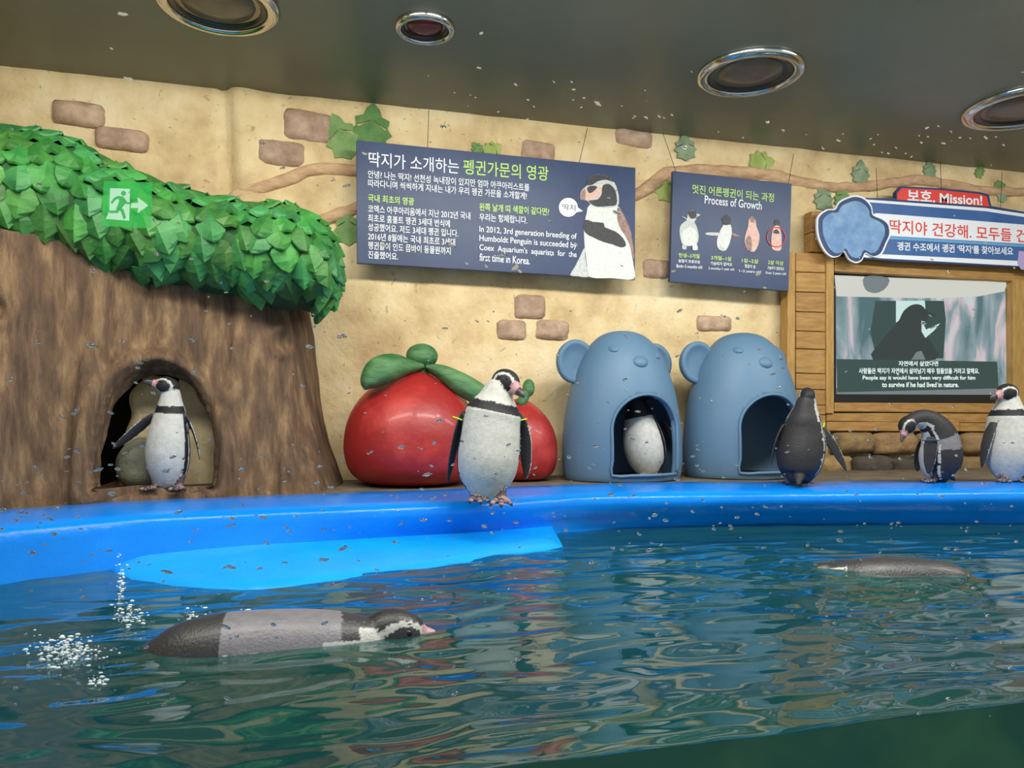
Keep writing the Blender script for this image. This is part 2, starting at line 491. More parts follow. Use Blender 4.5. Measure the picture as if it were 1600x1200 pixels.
for k, (a, b, c, d, r) in enumerate([(122, 177, 82, 38, -.04), (190, 217, 84, 34, -.05), (438, 239, 80, 40, -.03), (481, 197, 78, 50, -.06), (841, 238, 54, 36, -.08),
                       (990, 216, 60, 28, -.06), (828, 480, 50, 40, 0), (799, 516, 48, 33, 0), (863, 516, 54, 33, -.05), (1116, 506, 55, 26, 0), (1025, 421, 44, 32, 0),
                       (250, 497, 62, 22, 0)][:11]):
    stone(a, b, c, d, m_brick, rot=r, seed=k)
# stone courses at the foot of the wall on the right
SY = 4.42
for k, (a, b, c, d) in enumerate([(1332, 692, 64, 34), (1398, 693, 66, 36), (1466, 692, 66, 34), (1534, 692, 66, 34), (1600, 692, 64, 34),
                                  (1300, 727, 60, 32), (1534, 728, 74, 32), (1610, 728, 70, 32), (1470, 728, 50, 32)]):
    stone(a, b, c, d, m_stone, Y=SY, depth=.07, seed=30 + k, name='stone')
for k, (a, b, c, d) in enumerate([(1362, 728, 58, 32), (1420, 730, 56, 30)]):
    stone(a, b, c, d, m_stone_d, Y=SY - .02, depth=.09, seed=50 + k, name='stone')

# vine relief with leaves (part of the wall's modelled plaster)
vine = empty('vine_relief', P(500, 280, YW)); tag(vine, 'brown vine modelled in relief across the sand-coloured wall behind the signs', 'vine')
def stem_part(pts, mb=None):
    c = [(*P(a, b, YW + .005), P(a + r, b, YW).x - P(a, b, YW).x, .035) for a, b, r in pts]
    V, F = tube(c, (0, -1, 0), 12, 8)
    V = [v + Vector((0, .012 * noise.noise(v * 9), .008 * noise.noise(v * 14))) for v in V]
    o = obj('stem', V, F, m_vine, vine, smooth=True)
stem_part([(352, 322, 5), (375, 303, 11), (420, 290, 11), (455, 278, 11), (480, 268, 10), (520, 264, 10), (570, 268, 9), (640, 275, 9)])
stem_part([(475, 352, 5), (500, 346, 9), (530, 335, 10), (570, 322, 9), (640, 312, 8)])
stem_part([(960, 318, 8), (1000, 302, 9), (1022, 286, 10), (1045, 272, 10), (1090, 268, 10), (1150, 270, 9), (1200, 274, 9), (1245, 284, 8), (1300, 293, 7), (1350, 292, 7), (1405, 285, 7), (1440, 282, 7), (1500, 293, 7), (1560, 300, 6), (1660, 300, 6)])
LEAFSHAPE = [(0, 0), (.22, .10), (.40, .12), (.36, .30), (.50, .40), (.38, .52), (.42, .68), (.22, .74), (.16, .88), (0, 1.0)]
def flat_leaf(px, py, size, ang, mat, th=.012, narrow=1.0, Y=YW):
    """leaf relief; base at (px,py), pointing ang degrees (0 = up)"""
    b = P(px, py, Y); s = size * b.y / FPX * 1.03
    ca, sa = math.cos(math.radians(-ang)), math.sin(math.radians(-ang))
    L_ = [(x * narrow, y) for x, y in LEAFSHAPE]; out = L_ + [(-x, y) for x, y in reversed(L_[1:-1])]
    V, F = [], []
    def w_(x, y, d): 
        X, Z = x * s, y * s
        return Vector((b.x + X * ca - Z * sa, Y - d, b.z + X * sa + Z * ca))
    n = len(out)
    for x, y in out: V.append(w_(x, y, .012))
    for x, y in out: V.append(w_(x, y, -.02))
    V += [w_(0, .3, th + .008), w_(0, .65, th + .010)]
    for i in range(n):
        j = (i + 1) % n
        F.append((i, n + i, n + j, j))
        F.append((i, j, 2 * n if out[i][1] + out[j][1] < .95 else 2 * n + 1))
    # stitch between the two inner points
    F.append((2 * n, 2 * n + 1, 4)); F.append((2 * n, 2 * n + 1, n - 4))
    o = obj('leaf', V, F, mat, vine); return fix_normals(o)
m_lg = M('wall_leaf_green', (104, 142, 84), (132, 162, 100), scale=14, rough=.8, bump=.005, bscale=60)
m_lb = M('wall_leaf_greygreen', (120, 144, 116), (150, 168, 134), scale=14, rough=.8, bump=.005, bscale=60)
m_ly = M('wall_leaf_yellowgreen', (150, 168, 88), (176, 190, 112), scale=14, rough=.8, bump=.005, bscale=60)
m_ld = M('wall_leaf_deepgreen', (72, 116, 62), (100, 140, 80), scale=14, rough=.8, bump=.005, bscale=60)
for a in [(578, 240, 66, 4, m_ld, .8), (548, 250, 62, -22, m_lg, .75), (545, 385, 50, -4, m_lg, .7), (752, 242, 20, -40, m_lg, .9), (756, 244, 30, 55, m_ly, .9), (1072, 252, 40, -6, m_lb, .9),
          (1170, 258, 44, 78, m_ly, .9), (1044, 316, 42, -14, m_ly, .9), (1343, 290, 40, 2, m_lb, .85), (1288, 330, 40, -10, m_lb, .9), (1312, 326, 34, 14, m_lg, .9), (1452, 280, 30, -5, m_lb, .9),
          (1525, 278, 26, 30, m_lg, .7), (1552, 292, 24, 80, m_lg, .8), (1566, 318, 34, -8, m_lb, .7)]:
    flat_leaf(a[0], a[1], a[2] * 1.15, a[3], a[4], narrow=a[5])

# ------------------------------------------------------------------ ceiling downlights
m_chrome = M('chrome_ring', (200, 200, 196), rough=.14, metal=1)
m_chromed = M('dark_reflector', (120, 118, 110), rough=.2, metal=1)
m_lens = M('brown_lens', (96, 84, 70), (120, 104, 84), scale=10, rough=.3)
m_lensr = M('red_lens', (110, 26, 26), rough=.25)
m_trimd = M('dark_trim', (40, 42, 40), rough=.3, spec=.6)
def lathe(prof, c, n=48):
    V, F = [], []
    for r, z in prof:
        for j in range(n):
            a = 2 * math.pi * j / n; V.append((c[0] + r * math.cos(a), c[1] + r * math.sin(a), c[2] + z))
    for i in range(len(prof) - 1):
        for j in range(n): F.append((i * n + j, i * n + (j + 1) % n, (i + 1) * n + (j + 1) % n, (i + 1) * n + j))
    return V, F
def downlight(px, py, pw, label, red=False):
    c = G(px, py, ZC); t = (ZC - CZ) * FPX / (HOR - py); r = pw / 2 * t / FPX
    e = empty('downlight', (c.x, c.y, ZC)); tag(e, label, 'ceiling light', 'round downlights in the ceiling')
    V, F = lathe([(r * .99, .002), (r, -.012), (r * .96, -.028), (r * .88, -.034), (r * .80, -.03), (r * .78, -.012), (r * .80, -.004), (r * .76, -.0)], c)
    fix_normals(obj('trim_ring', V, F, m_chrome, e, smooth=True))
    V, F = lathe([(r * .80, -.012), (r * .76, -.022), (r * .70, -.014), (r * .66, .0)], c)
    fix_normals(obj('inner_ring', V, F, m_trimd, e, smooth=True))
    V, F = lathe([(r * .72, -.006), (r * .62, -.006), (r * .52, -.003)], c)
    fix_normals(obj('reflector', V, F, m_chromed, e, smooth=True))
    V, F = lathe([(r * .60, -.004), (r * .58, -.014), (r * .3, -.02), (r * .001, -.021)], c)
    fix_normals(obj('lens', V, F, m_lensr if red else m_lens, e, smooth=True))
downlight(341, 4, 186, 'largest round chrome downlight at the top edge above the leafy tree, cut by the frame')
downlight(664, 40, 94, 'small round downlight with a red lens in the ceiling', True)
downlight(1172, 112, 164, 'chrome downlight with a brown lens in the ceiling above the small blue poster')
downlight(1604, 166, 180, 'chrome downlight cut off by the right edge of the picture')

# ------------------------------------------------------------------ tree
m_rock = M('pale_rock', (186, 168, 128), (222, 202, 160), scale=7, rough=.85, bump=.01, bscale=24)
m_rockg = M('grey_rock', (92, 94, 82), (124, 124, 104), scale=9, rough=.85, bump=.01, bscale=30)
tree = empty('sculpted_tree', (P(240, 780, 3.6).x, 3.9, ZL)); tag(tree, 'huge sculpted brown tree trunk with an arched hollow and a green leafy crown', 'tree')
YT = 3.62
Z_T0 = ZL - .01
RIGHT = [(440, 488), (470, 490), (490, 493), (520, 496), (600, 503), (660, 510), (700, 520), (740, 532), (800, 548)]  # (py, px)
def trunk():
    # outline rows between the floor and the crown
    zt = P(300, 380, YT).z
    nz, nu = 120, 190
    xl = XL + .05
    V, F = [], []
    arch = []   # opening in x,z
    def A(px, py): q = P(px, py, YT - .02); return (q.x, q.z)
    ac = [(148, 762), (147, 720), (150, 680), (158, 640), (172, 606), (196, 582), (226, 571), (252, 572), (280, 586), (302, 610), (318, 648), (328, 690), (331, 730), (330, 762)]
    arch = [A(*q) for q in catmull(ac, 5)]
    ac2 = [(-90, 762), (-90, 680), (-60, 620), (-30, 610), (-8, 630), (3, 662), (6, 700), (4, 740), (2, 762)]
    arch2 = [A(*q) for q in catmull(ac2, 5)]
    def inside(poly, x, z):
        c = False; n = len(poly)
        for i in range(n):
            x1, z1 = poly[i]; x2, z2 = poly[(i + 1) % n]
            if (z1 > z) != (z2 > z) and x < (x2 - x1) * (z - z1) / (z2 - z1) + x1: c = not c
        return c
    def near(poly, x, z):
        best = None
        for (x1, z1), (x2, z2) in zip(poly, poly[1:]):
            dx, dz = x2 - x1, z2 - z1; L2 = dx * dx + dz * dz or 1e-9
            t = min(1, max(0, ((x - x1) * dx + (z - z1) * dz) / L2)); qx, qz = x1 + dx * t, z1 + dz * t
            d = math.hypot(x - qx, z - qz)
            if best is None or d < best[0]: best = (d, qx, qz)
        return best
    def surf(x, z, xr):
        y = rim_y(x) + .05
        yy = min(y, YT + .02)
        hgt = (z - Z_T0)
        yy = y + .16 * min(1, hgt / .9) ** .8        # leans back with height
        # root flutes
        fl = math.sin(x * 21 + 1.3 * math.sin(z * 2.3 + x * 3)) * .5 + math.sin(x * 47 + 2 * math.sin(z * 3)) * .22
        yy -= .040 * fl * max(.25, 1 - hgt / 1.2)
        yy -= .03 * noise.noise(Vector((x * 2.5, z * 1.3, 4))) + .012 * noise.noise(Vector((x * 16, z * 3.5, 1)))
        # cracks
        k = noise.noise(Vector((x * 9, z * .9, 12)))
        yy += .022 * math.exp(-(k / .13) ** 2)
        for poly in (arch, arch2):
            b = near(poly, x, z)
            if b[0] < .16: yy -= .05 * math.exp(-((b[0] - .045) / .045) ** 2) - .03 * math.exp(-(b[0] / .02) ** 2)
        # knots
        for kx, kz in ((P(440, 520, YT).x, P(440, 525, YT).z), (P(8, 490, YT).x, P(8, 490, YT).z)):
            d = math.hypot((x - kx) / .8, z - kz); yy += .035 * math.exp(-(d / .04) ** 2) - .02 * math.exp(-((d - .07) / .025) ** 2)
        e = (xr - x) / .26
        if e < 1: yy += (YW - .012 - yy) * (1 - math.sqrt(max(0, 1 - (1 - e) ** 2))) 
        return yy
    for j in range(nz + 1):
        z = Z_T0 + (zt - Z_T0) * j / nz
        py = HOR - (z - CZ) * FPX / (YT / 1.09)
        xr = P(interp(RIGHT, py), py, YT + .35).x + .0
        xr += .02 * noise.noise(Vector((z * 5, 0, 0)))
        for i in range(nu + 1):
            u = i / nu; x = xl + (xr - xl) * (1 - (1 - u) ** 1.25)
            V.append([x, surf(x, z, xr), z])
    keep = []
    for j in range(nz):
        for i in range(nu):
            q = (j * (nu + 1) + i, j * (nu + 1) + i + 1, (j + 1) * (nu + 1) + i + 1, (j + 1) * (nu + 1) + i)
            cx = sum(V[k][0] for k in q) / 4; cz = sum(V[k][2] for k in q) / 4
            if inside(arch, cx, cz) or inside(arch2, cx, cz): continue
            keep.append(q)
    from collections import Counter
    ec = Counter()
    for q in keep:
        for a, b in zip(q, q[1:] + q[:1]): ec[(min(a, b), max(a, b))] += 1
    bed = [e for e, c in ec.items() if c == 1]
    hole = set()
    for a, b in bed:
        for poly in (arch, arch2):
            if near(poly, V[a][0], V[a][2])[0] < .04 and near(poly, V[b][0], V[b][2])[0] < .04 and max(V[a][2], V[b][2]) > Z_T0 + .01:
                hole.add((a, b))
    moved = set(v for e in hole for v in e)
    for v in moved:
        bst = min((near(arch, V[v][0], V[v][2]), near(arch2, V[v][0], V[v][2])), key=lambda q: q[0])
        V[v][0] = bst[1]
        if V[v][2] > Z_T0 + .01: V[v][2] = bst[2]
    F = list(keep)
    # inner walls of the hollow
    lay = {}
    for v in moved:
        x, y, z = V[v]; ids = [v]
        for k, (dy, sh) in enumerate(((.02, .0), (.045, .0), (.07, .005), (.10, .01))):
            V.append([x + .02 * noise.noise(Vector((x * 9, z * 9, k))), min(y + dy, YW - .03), z - (.01 * k if z > CZ - .2 else 0)]); ids.append(len(V) - 1)
        lay[v] = ids
    for a, b in hole:
        for k in range(4): F.append((lay[a][k], lay[b][k], lay[b][k + 1], lay[a][k + 1]))
    o = fix_normals(obj('trunk', V, F, m_bark, tree, smooth=True))
trunk()
# raised floor of the hollow, near-black panel painting in its deep shade, pale pillar and grey boulder inside
def lump(name, c, ax, az, mat, parent, seed=1, nu=28, nv=18, amp=.12, flat=.0, ay=None):
    V, F = ellipsoid(c, Vector((ax, 0, 0)), Vector((0, ay or ax, 0)), Vector((0, 0, az)), nu, nv)
    cc = Vector(c); out = []
    for v in V:
        d = v - cc
        s = 1 + amp * noise.noise(d * (1.6 / ax) + Vector((seed, seed * 2, 0)))
        out.append(cc + d * s)
    return fix_normals(obj(name, out, F, mat, parent, smooth=True))
xa, xb = P(120, 700, 3.6).x, P(345, 700, 3.6).x
V, F = [], []
for i in range(21):
    x = xa + (xb - xa) * i / 20
    for j, (dy, dz) in enumerate(((.035, -.03), (.04, .012), (.10, .03), (.3, .034), (.85, .03))):
        V.append((x, min(rim_y(x) + dy, 4.45), ZL + dz + .004 * noise.noise(Vector((x * 12, j, 0)))))
for i in range(20):
    for j in range(4): F.append((i * 5 + j, i * 5 + j + 1, (i + 1) * 5 + j + 1, (i + 1) * 5 + j))
fix_normals(obj('hollow_floor', V, F, m_bark, tree, smooth=True))
MB().box((XL + .08, YW - .05, ZL), (P(300, 700, 4.45).x, YW - .02, 2.0)).build('hollow_shade_panel', m_dark, tree)  # near-black sheet added for the darkness deep inside the hollow
def pillar(px0, px1, py0, py1, Y, mat, seed, nm):
    pts = []
    for k in range(7):
        s = k / 6; py = py1 + (py0 - py1) * s
        a = px0 + (px1 - px0) * .5; wd = (px1 - px0) / 2 * (1.06 - .28 * s) * (1 if k < 6 else .6)
        c = P(a + 12 * s, py, Y); r = wd * Y / FPX
        pts.append((c.x, c.y, c.z, r, r * .7))
    V, F, _ = loft(pts, (0, -1, 0), 24, 5)
    V = [v + Vector((.02 * noise.noise(v * 9 + Vector((seed, 0, 0))), .02 * noise.noise(v * 7), .01 * noise.noise(v * 6))) for v in V]
    return fix_normals(obj(nm, V, F, mat, tree, smooth=True))
pillar(196, 268, 588, 762, 4.0, m_rock, 3, 'rock_pillar')
pillar(262, 345, 575, 762, 4.05, m_rock, 5, 'rock_pillar')
lump('boulder', P(222, 728, 3.86), .11, .13, m_rockg, tree, 8)

# crown body and leaves
BL = [(-130, 330, 130, 110, 0), (50, 325, 150, 116, 0), (180, 356, 96, 92, .02), (265, 380, 88, 84, .04), (345, 394, 90, 78, .04), (430, 406, 98, 82, .03), (490, 430, 40, 60, .05)]
def crown():
    V, F = [], []
    for a, b, rx, ry, dy in BL:
        Y = 3.92 + dy
        c = P(a, b, Y); k = Y / FPX / ray(a, b).y
        v, f = ellipsoid(c, Vector((rx * k * .98, 0, 0)), Vector((0, .36, 0)), Vector((0, 0, ry * k * .97)), 28, 18)
        n = len(V); V += v; F += [tuple(i + n for i in q) for q in f]
    me = remesh(V, F, .03, 4)
    inv = wmat(tree).inverted()
    pts = [v.co.copy() for v in me.vertices]; polys = [tuple(p.vertices) for p in me.polygons]
    bvh = BVHTree.FromPolygons(pts, polys)
    me.transform(inv)
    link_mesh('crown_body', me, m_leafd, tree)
    # leaf meshes
    kinds = []
    for k in range(5):
        r = random.Random(k)
        Lh = 1.0; wd = .40 + .07 * k / 4
        prof = [(0, 0), (.16, .62), (.42, 1.0), (.68, .82), (.88, .4), (1.0, 0)]
        V, F = [], []
        for i, (s, ww) in enumerate(prof):
            droop = -.16 * s * s
            V.append((0, s, .07 + droop + .02))
            if 0 < i < len(prof) - 1:
                V.append((wd * ww, s - .04, -.06 + droop + r.uniform(-.03, .03))); V.append((-wd * ww, s - .04, -.06 + droop + r.uniform(-.03, .03)))
        # indices: 0 base; then triples (m,r,l)
        F += [(0, 2, 1), (0, 1, 3)]
        for i in range(1, 4):
            m0, r0, l0 = 1 + (i - 1) * 3, 2 + (i - 1) * 3, 3 + (i - 1) * 3; m1, r1, l1 = m0 + 3, r0 + 3, l0 + 3
            F += [(m0, r0, r1, m1), (l0, m0, m1, l1)]
        F += [(10, 11, 13), (12, 10, 13)]
        n = len(V)
        V += [(x, y, z - .07) for x, y, z in V]
        F2 = [tuple(n + i for i in reversed(q)) for q in F]
        rim_ = [0, 2, 5, 8, 11, 13, 12, 9, 6, 3]
        F += F2 + [(a, b, b + n, a + n) for a, b in zip(rim_, rim_[1:] + rim_[:1])]
        me = bpy.data.meshes.new('leaf'); me.from_pydata(V, [], F); me.materials.append(m_leaf); me.update()
        bm = bmesh.new(); bm.from_mesh(me); bmesh.ops.recalc_face_normals(bm, faces=bm.faces); bm.to_mesh(me); bm.free()
        kinds.append(me)
    # rows of overlapping leaves over the front of the crown
    cnt = 0; placed = []
    r = random.Random(3)
    cand = []
    area_pts = [(p, [pts[i] for i in p]) for p in polys]
    tries = r.sample(area_pts, len(area_pts)) * 2
    for p, q in tries:
        a = q[0]; b = q[1]; c = q[2]
        nrm = (b - a).cross(c - a)
        if nrm.length == 0: continue
        nrm.normalize()
        pt = a.lerp(c, r.random())
        if nrm.y > .25 or pt.x < P(-70, 300, 3.6).x: continue
        if nrm.z < -.86: continue
        if any((pt - o).length_squared < .0685 ** 2 for o in placed): continue
        placed.append(pt); cand.append((pt, nrm))
        if len(placed) >= 298: break
    for pt, nrm in cand:
        # tip runs downward and outward along the surface
        down = Vector((r.uniform(-.45, .45), 0, -1)); tdir = (down - nrm * down.dot(nrm))
        if tdir.length < .1: tdir = Vector((0, -1, 0)) - nrm * (-nrm.y)
        tdir.normalize()
        nn = (nrm * math.cos(.30) + tdir * math.sin(.30) * .5 + Vector((r.uniform(-.14, .14), 0, r.uniform(-.14, .14)))).normalized()
        nn = (nn + tdir * -.12).normalized()
        ydir = (tdir + nrm * .30).normalized(); xdir = ydir.cross(nn).normalized(); zdir = xdir.cross(ydir).normalized()
        s = r.uniform(.13, .165)
        m = Matrix((xdir, ydir, zdir)).transposed().to_4x4()
        m = Matrix.Translation(pt - ydir * s * .42 + nrm * .016) @ m @ Matrix.Scale(s, 4)
        o = bpy.data.objects.new('leaf', r.choice(kinds)); COL.objects.link(o); o.parent = tree
        o.matrix_basis = inv @ m
        cnt += 1
    print('LEAVES', cnt)
crown()

# ------------------------------------------------------------------ red fruits
m_red = M('red_fruit_paint', (150, 32, 32), (178, 54, 48), scale=4, rough=.45, bump=.004, bscale=14, c3=(152, 30, 30), coat=.12)
m_gleaf = M('fruit_leaf_paint', (44, 96, 52), (88, 132, 82), scale=8, rough=.6, bump=.004, bscale=30, stretch=(1, 1, 3))
def fruit(cpx, Y, wpx, hpx_top, label, seed, hook):
    c = P(cpx, 700, Y); k = Y / FPX / ray(cpx, 700).y; R = wpx / 2 * k
    base = Vector((c.x, Y, ZL)); e = empty('red_fruit', base); tag(e, label, 'fruit sculpture')
    H = P(cpx, hpx_top, Y).z - ZL
    prof = [(.02, -.0), (.45, .0), (.72, .02), (.90, .10), (.98, .22), (1.0, .34), (.965, .50), (.87, .64), (.72, .76), (.53, .86), (.33, .935), (.14, .985), (.0, 1.0)]
    prof = catmull([(a * R, b * H) for a, b in prof], 4)
    V, F = lathe([(max(a, .001), b) for a, b in prof], base, 56)
    yy = min(.36, YW - Y - .0)
    V = [Vector((v[0], Y + (v[1] - Y) * (.36 / R if R > .36 else 1), v[2])) for v in V]
    fix_normals(obj('flesh', V, F, m_red, e, smooth=True))
    return e, base, R, H
f1, b1, R1, H1 = fruit(645, 4.12, 212, 574, 'large red apple-like fruit sculpture with two green leaves, left of the standing penguin', 1, 0)
# ball stem
cc = P(660, 556, 4.06)
V, F = ellipsoid(cc, Vector((.082, 0, 0)), Vector((0, .08, 0)), Vector((0, 0, .066)), 24, 14)
V = [v + (v - cc) * .12 * noise.noise(v * 9) for v in V]
neck = tube([(cc.x, cc.y, cc.z - .13, .05, .05), (cc.x, cc.y, cc.z - .07, .035, .035), (cc.x, cc.y, cc.z, .05, .05)], (0, -1, 0), 14, 4)
mb = MB().add(V, F).add(*neck); mb.build('stem', m_gleaf, f1, smooth=True)
def big_leaf(outline_mid, widths, Y, parent, rise=.05):
    """leaf lying over the fruit: a midline of pixels with half-widths (px)"""
    mid = catmull([(a, b, w_, dy) for (a, b, dy), w_ in zip(outline_mid, widths)], 5)
    V, F = [], []
    n = len(mid); m = 7
    P3 = [P(a, b, Y + dy) for a, b, w_, dy in mid]
    for i, (a, b, w_, dy) in enumerate(mid):
        t = (P3[min(i + 1, n - 1)] - P3[max(i - 1, 0)]).normalized()
        s = Vector((-t.z, 0, t.x)).normalized(); hw = max(w_, .5) * (Y + dy) / FPX
        for j in range(m):
            q = -1 + 2 * j / (m - 1)
            V.append(P3[i] + s * hw * q + Vector((0, -rise * (1 - q * q) * .6 + .012 * abs(q) - .015 * math.exp(-(q / .25) ** 2) * -1, 0)))
    k = len(V)
    V += [v + Vector((0, .02, -.004)) for v in V]
    for i in range(n - 1):
        for j in range(m - 1):
            a = i * m + j; F.append((a, a + 1, a + m + 1, a + m)); F.append((k + a, k + a + m, k + a + m + 1, k + a + 1))
        F.append((i * m, (i + 1) * m, k + (i + 1) * m, k + i * m)); F.append((i * m + m - 1, k + i * m + m - 1, k + (i + 1) * m + m - 1, (i + 1) * m + m - 1))
    F.append(tuple(range(m)) + tuple(k + j for j in reversed(range(m))))
    fix_normals(obj('leaf', V, F, m_gleaf, parent, smooth=True))
big_leaf([(662, 572, -.02), (640, 572, -.08), (616, 572, -.14), (592, 580, -.16), (576, 597, -.15), (571, 608, -.12)], [5, 12, 20, 22, 14, 1], 4.05, f1, .07)
big_leaf([(664, 572, -.02), (690, 580, -.08), (720, 598, -.12), (750, 616, -.12), (780, 634, -.08), (800, 645, -.03)], [4, 11, 17, 17, 13, 2], 4.05, f1, .07)
f2, b2, R2, H2 = fruit(812, 4.22, 118, 622, 'smaller red fruit sculpture half hidden behind the standing penguin', 2, 0)
cc = P(826, 606, 4.16)
V, F = ellipsoid(cc, Vector((.035, 0, 0)), Vector((0, .035, 0)), Vector((0, 0, .05)), 16, 10)
MB().add(V, F).add(*tube([(cc.x - .05, cc.y, cc.z - .1, .03, .03), (cc.x, cc.y, cc.z, .025, .025)], (0, -1, 0), 10, 4)).build('stem', m_gleaf, f2, smooth=True)

# ------------------------------------------------------------------ bear-shaped shelters
m_bear = M('blue_grey_plastic', (86, 118, 146), (92, 124, 152), scale=3, rough=.5, spec=.35)
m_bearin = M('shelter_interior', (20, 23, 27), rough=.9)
def shelter(cpx, Y, label, top):
    k = Y / FPX / ray(cpx, 700).y
    c = P(cpx, 700, Y); R = 95 * k; RY = .30; H = P(cpx, top, Y).z - ZL
    base = Vector((c.x, Y, ZL)); e = empty('bear_shelter', base); tag(e, label, 'animal shelter', 'bear-shaped shelters on the ledge')
    prof = [(.95, 0), (.98, .04), (1.0, .15), (.99, .3), (.945, .45), (.87, .6), (.75, .75), (.60, .87), (.40, .955), (.2, .99), (.0, 1.0)]
    prof = catmull(prof, 7)
    # opening centre towards the camera-right; measured on the front surface
    ox = 9 * k; ow = 55 * k; oh0 = .035; oh1 = .56 * H
    nu = 220
    V, F = [], []
    def ins(x, z):                       # <0 inside the arch
        zc = oh0 + (oh1 - oh0) * .55
        a = (x - ox) / ow
        if z > zc: return math.hypot(a, (z - zc) / (oh1 - zc)) - 1
        b = (abs(a) - 1)
        return max(b, (oh0 - z) / ow)
    for r, h in prof:
        for j in range(nu):
            a = 2 * math.pi * j / nu
            x = R * max(r, .001) * math.sin(a); y = -RY * max(r, .001) * math.cos(a)
            V.append([x, y, h * H])
    zs = sorted(set(v[2] for v in V))
    quads = []
    for i in range(len(prof) - 1):
        for j in range(nu):
            q = (i * nu + j, i * nu + (j + 1) % nu, (i + 1) * nu + (j + 1) % nu, (i + 1) * nu + j)
            cx = sum(V[t][0] for t in q) / 4; cy = sum(V[t][1] for t in q) / 4; cz = sum(V[t][2] for t in q) / 4
            if cy < 0 and ins(cx, cz) < 0: continue
            quads.append(q)
    o = obj('tmp', [base + Vector(v) for v in V], quads, m_bear)
    me = o.data
    bm = bmesh.new(); bm.from_mesh(me)
    # refine by pulling the hole's border onto the arch
    for ed in bm.edges:
        if len(ed.link_faces) == 1:
            for v in ed.verts:
                l = v.co - base
                if l.z < .015 and ins(l.x, oh0 + .02) > 0: continue
                if l.y > 0: continue
                for _ in range(6):
                    g0 = ins(l.x, l.z)
                    ex = 1e-3; gx = (ins(l.x + ex, l.z) - g0) / ex; gz = (ins(l.x, l.z + ex) - g0) / ex
                    n2 = gx * gx + gz * gz
                    if n2 < 1e-6: break
                    if l.z <= 1e-4: break
                    l.x -= g0 * gx / n2 * .9; l.z -= g0 * gz / n2 * .9
                fr = max(.0, 1 - (l.x / (R * .985)) ** 2)
                v.co = base + l
    bm.to_mesh(me); bm.free()
    me.name = 'shell'; o.name = 'shell'
    o.parent = e; o.matrix_basis = Matrix.Translation(-base)
    me.transform(Matrix.Translation(Vector((0, 0, 0))))
    me.polygons.foreach_set('use_smooth', [True] * len(me.polygons))
    fix_normals(o)
    sm = o.modifiers.new('thick', 'SOLIDIFY'); sm.thickness = .03; sm.offset = -1
    # raised rim round the opening: sampled outline projected on the shell
    ring = []
    zc = oh0 + (oh1 - oh0) * .55
    for t in range(0, 25):
        a = math.pi * t / 24; ring.append((ox + ow * math.cos(a), zc + (oh1 - zc) * math.sin(a)))
    ring = [(ox + ow, oh0 + (zc - oh0) * s) for s in (0, .33, .66)] + ring + [(ox - ow, oh0 + (zc - oh0) * s) for s in (.66, .33, 0)] + [(ox + ow * s, oh0) for s in (-.5, 0, .5, 1.0)]
    def shell_y(x, z, off=0):
        h = z / H; r = 1
        for (r0, h0), (r1, h1) in zip(prof, prof[1:]):
            if h0 <= h <= h1: r = r0 + (r1 - r0) * (h - h0) / (h1 - h0 + 1e-9); break
        q = 1 - (x / (R * r)) ** 2
        return -RY * r * math.sqrt(max(q, .0)) + off
    pts = []
    for x, z in ring:
        q = base + Vector((x, shell_y(x, z, -.002), z)); pts.append((q.x, q.y, q.z, .009, .009))
    V2, F2 = tube(pts, (1, 0, .2), 8, 2)
    fix_normals(obj('opening_rim', V2, F2, m_bear, e, smooth=True))
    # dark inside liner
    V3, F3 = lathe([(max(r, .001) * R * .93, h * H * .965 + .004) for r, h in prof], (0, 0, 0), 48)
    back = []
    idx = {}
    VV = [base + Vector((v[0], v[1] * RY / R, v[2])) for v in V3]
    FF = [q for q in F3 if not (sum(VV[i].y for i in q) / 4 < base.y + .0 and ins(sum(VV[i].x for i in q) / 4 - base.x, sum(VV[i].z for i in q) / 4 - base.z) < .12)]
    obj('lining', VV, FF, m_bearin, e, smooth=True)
    # snout and eyes in relief on the front
    def blob(x, z, rx, rz, th, nm):
        y = shell_y(x, z)
        s = base + Vector((x, y + .012, z))
        V4, F4 = ellipsoid(s, Vector((rx, 0, 0)), Vector((0, th, 0)), Vector((0, 0, rz)), 24, 14)
        # tilt with the dome
        V4 = [Vector((p.x, base.y + shell_y(p.x - base.x, min(p.z - base.z, H * .98)) + .012 + (p.y - s.y), p.z)) for p in V4]
        obj(nm, V4, F4, m_bear, e, smooth=True)
    blob(5 * k, .775 * H, .052, .037, .030, 'nose')
    blob(-32 * k, .86 * H, .030, .023, .026, 'eye')
    blob(40 * k, .82 * H, .022, .022, .026, 'eye')
    # ears: discs with a hollow
    for sx in (-1, 1):
        ec = base + Vector((sx * R * (.80 if sx < 0 else .72), .03 + (.10 if sx > 0 else 0), H * .785)); r_ = .125
        prf = [(1.0, .0), (1.02, -.3), (.98, -.42), (.86, -.46), (.76, -.40), (.62, -.26), (.3, -.2), (.0, -.19)]
        V5, F5 = [], []
        for a_, b_ in [(0, .45), (.6, .44), (.9, .3)] + prf:
            for j in range(32):
                t = 2 * math.pi * j / 32; V5.append(ec + Vector((max(a_, .001) * r_ * .9 * math.cos(t) , b_ * .09, max(a_, .001) * r_ * math.sin(t))))
        for i in range(len(prf) + 2):
            for j in range(32): F5.append((i * 32 + j, i * 32 + (j + 1) % 32, (i + 1) * 32 + (j + 1) % 32, (i + 1) * 32 + j))
        fix_normals(obj('ear', V5, F5, m_bear, e, smooth=True))
    return e
shelter(972, 4.14, 'blue-grey bear-shaped shelter with a penguin standing inside its arch', 517)
shelter(1160, 4.14, 'blue-grey bear-shaped shelter with an empty dark arch, next to the wooden screen frame', 520)

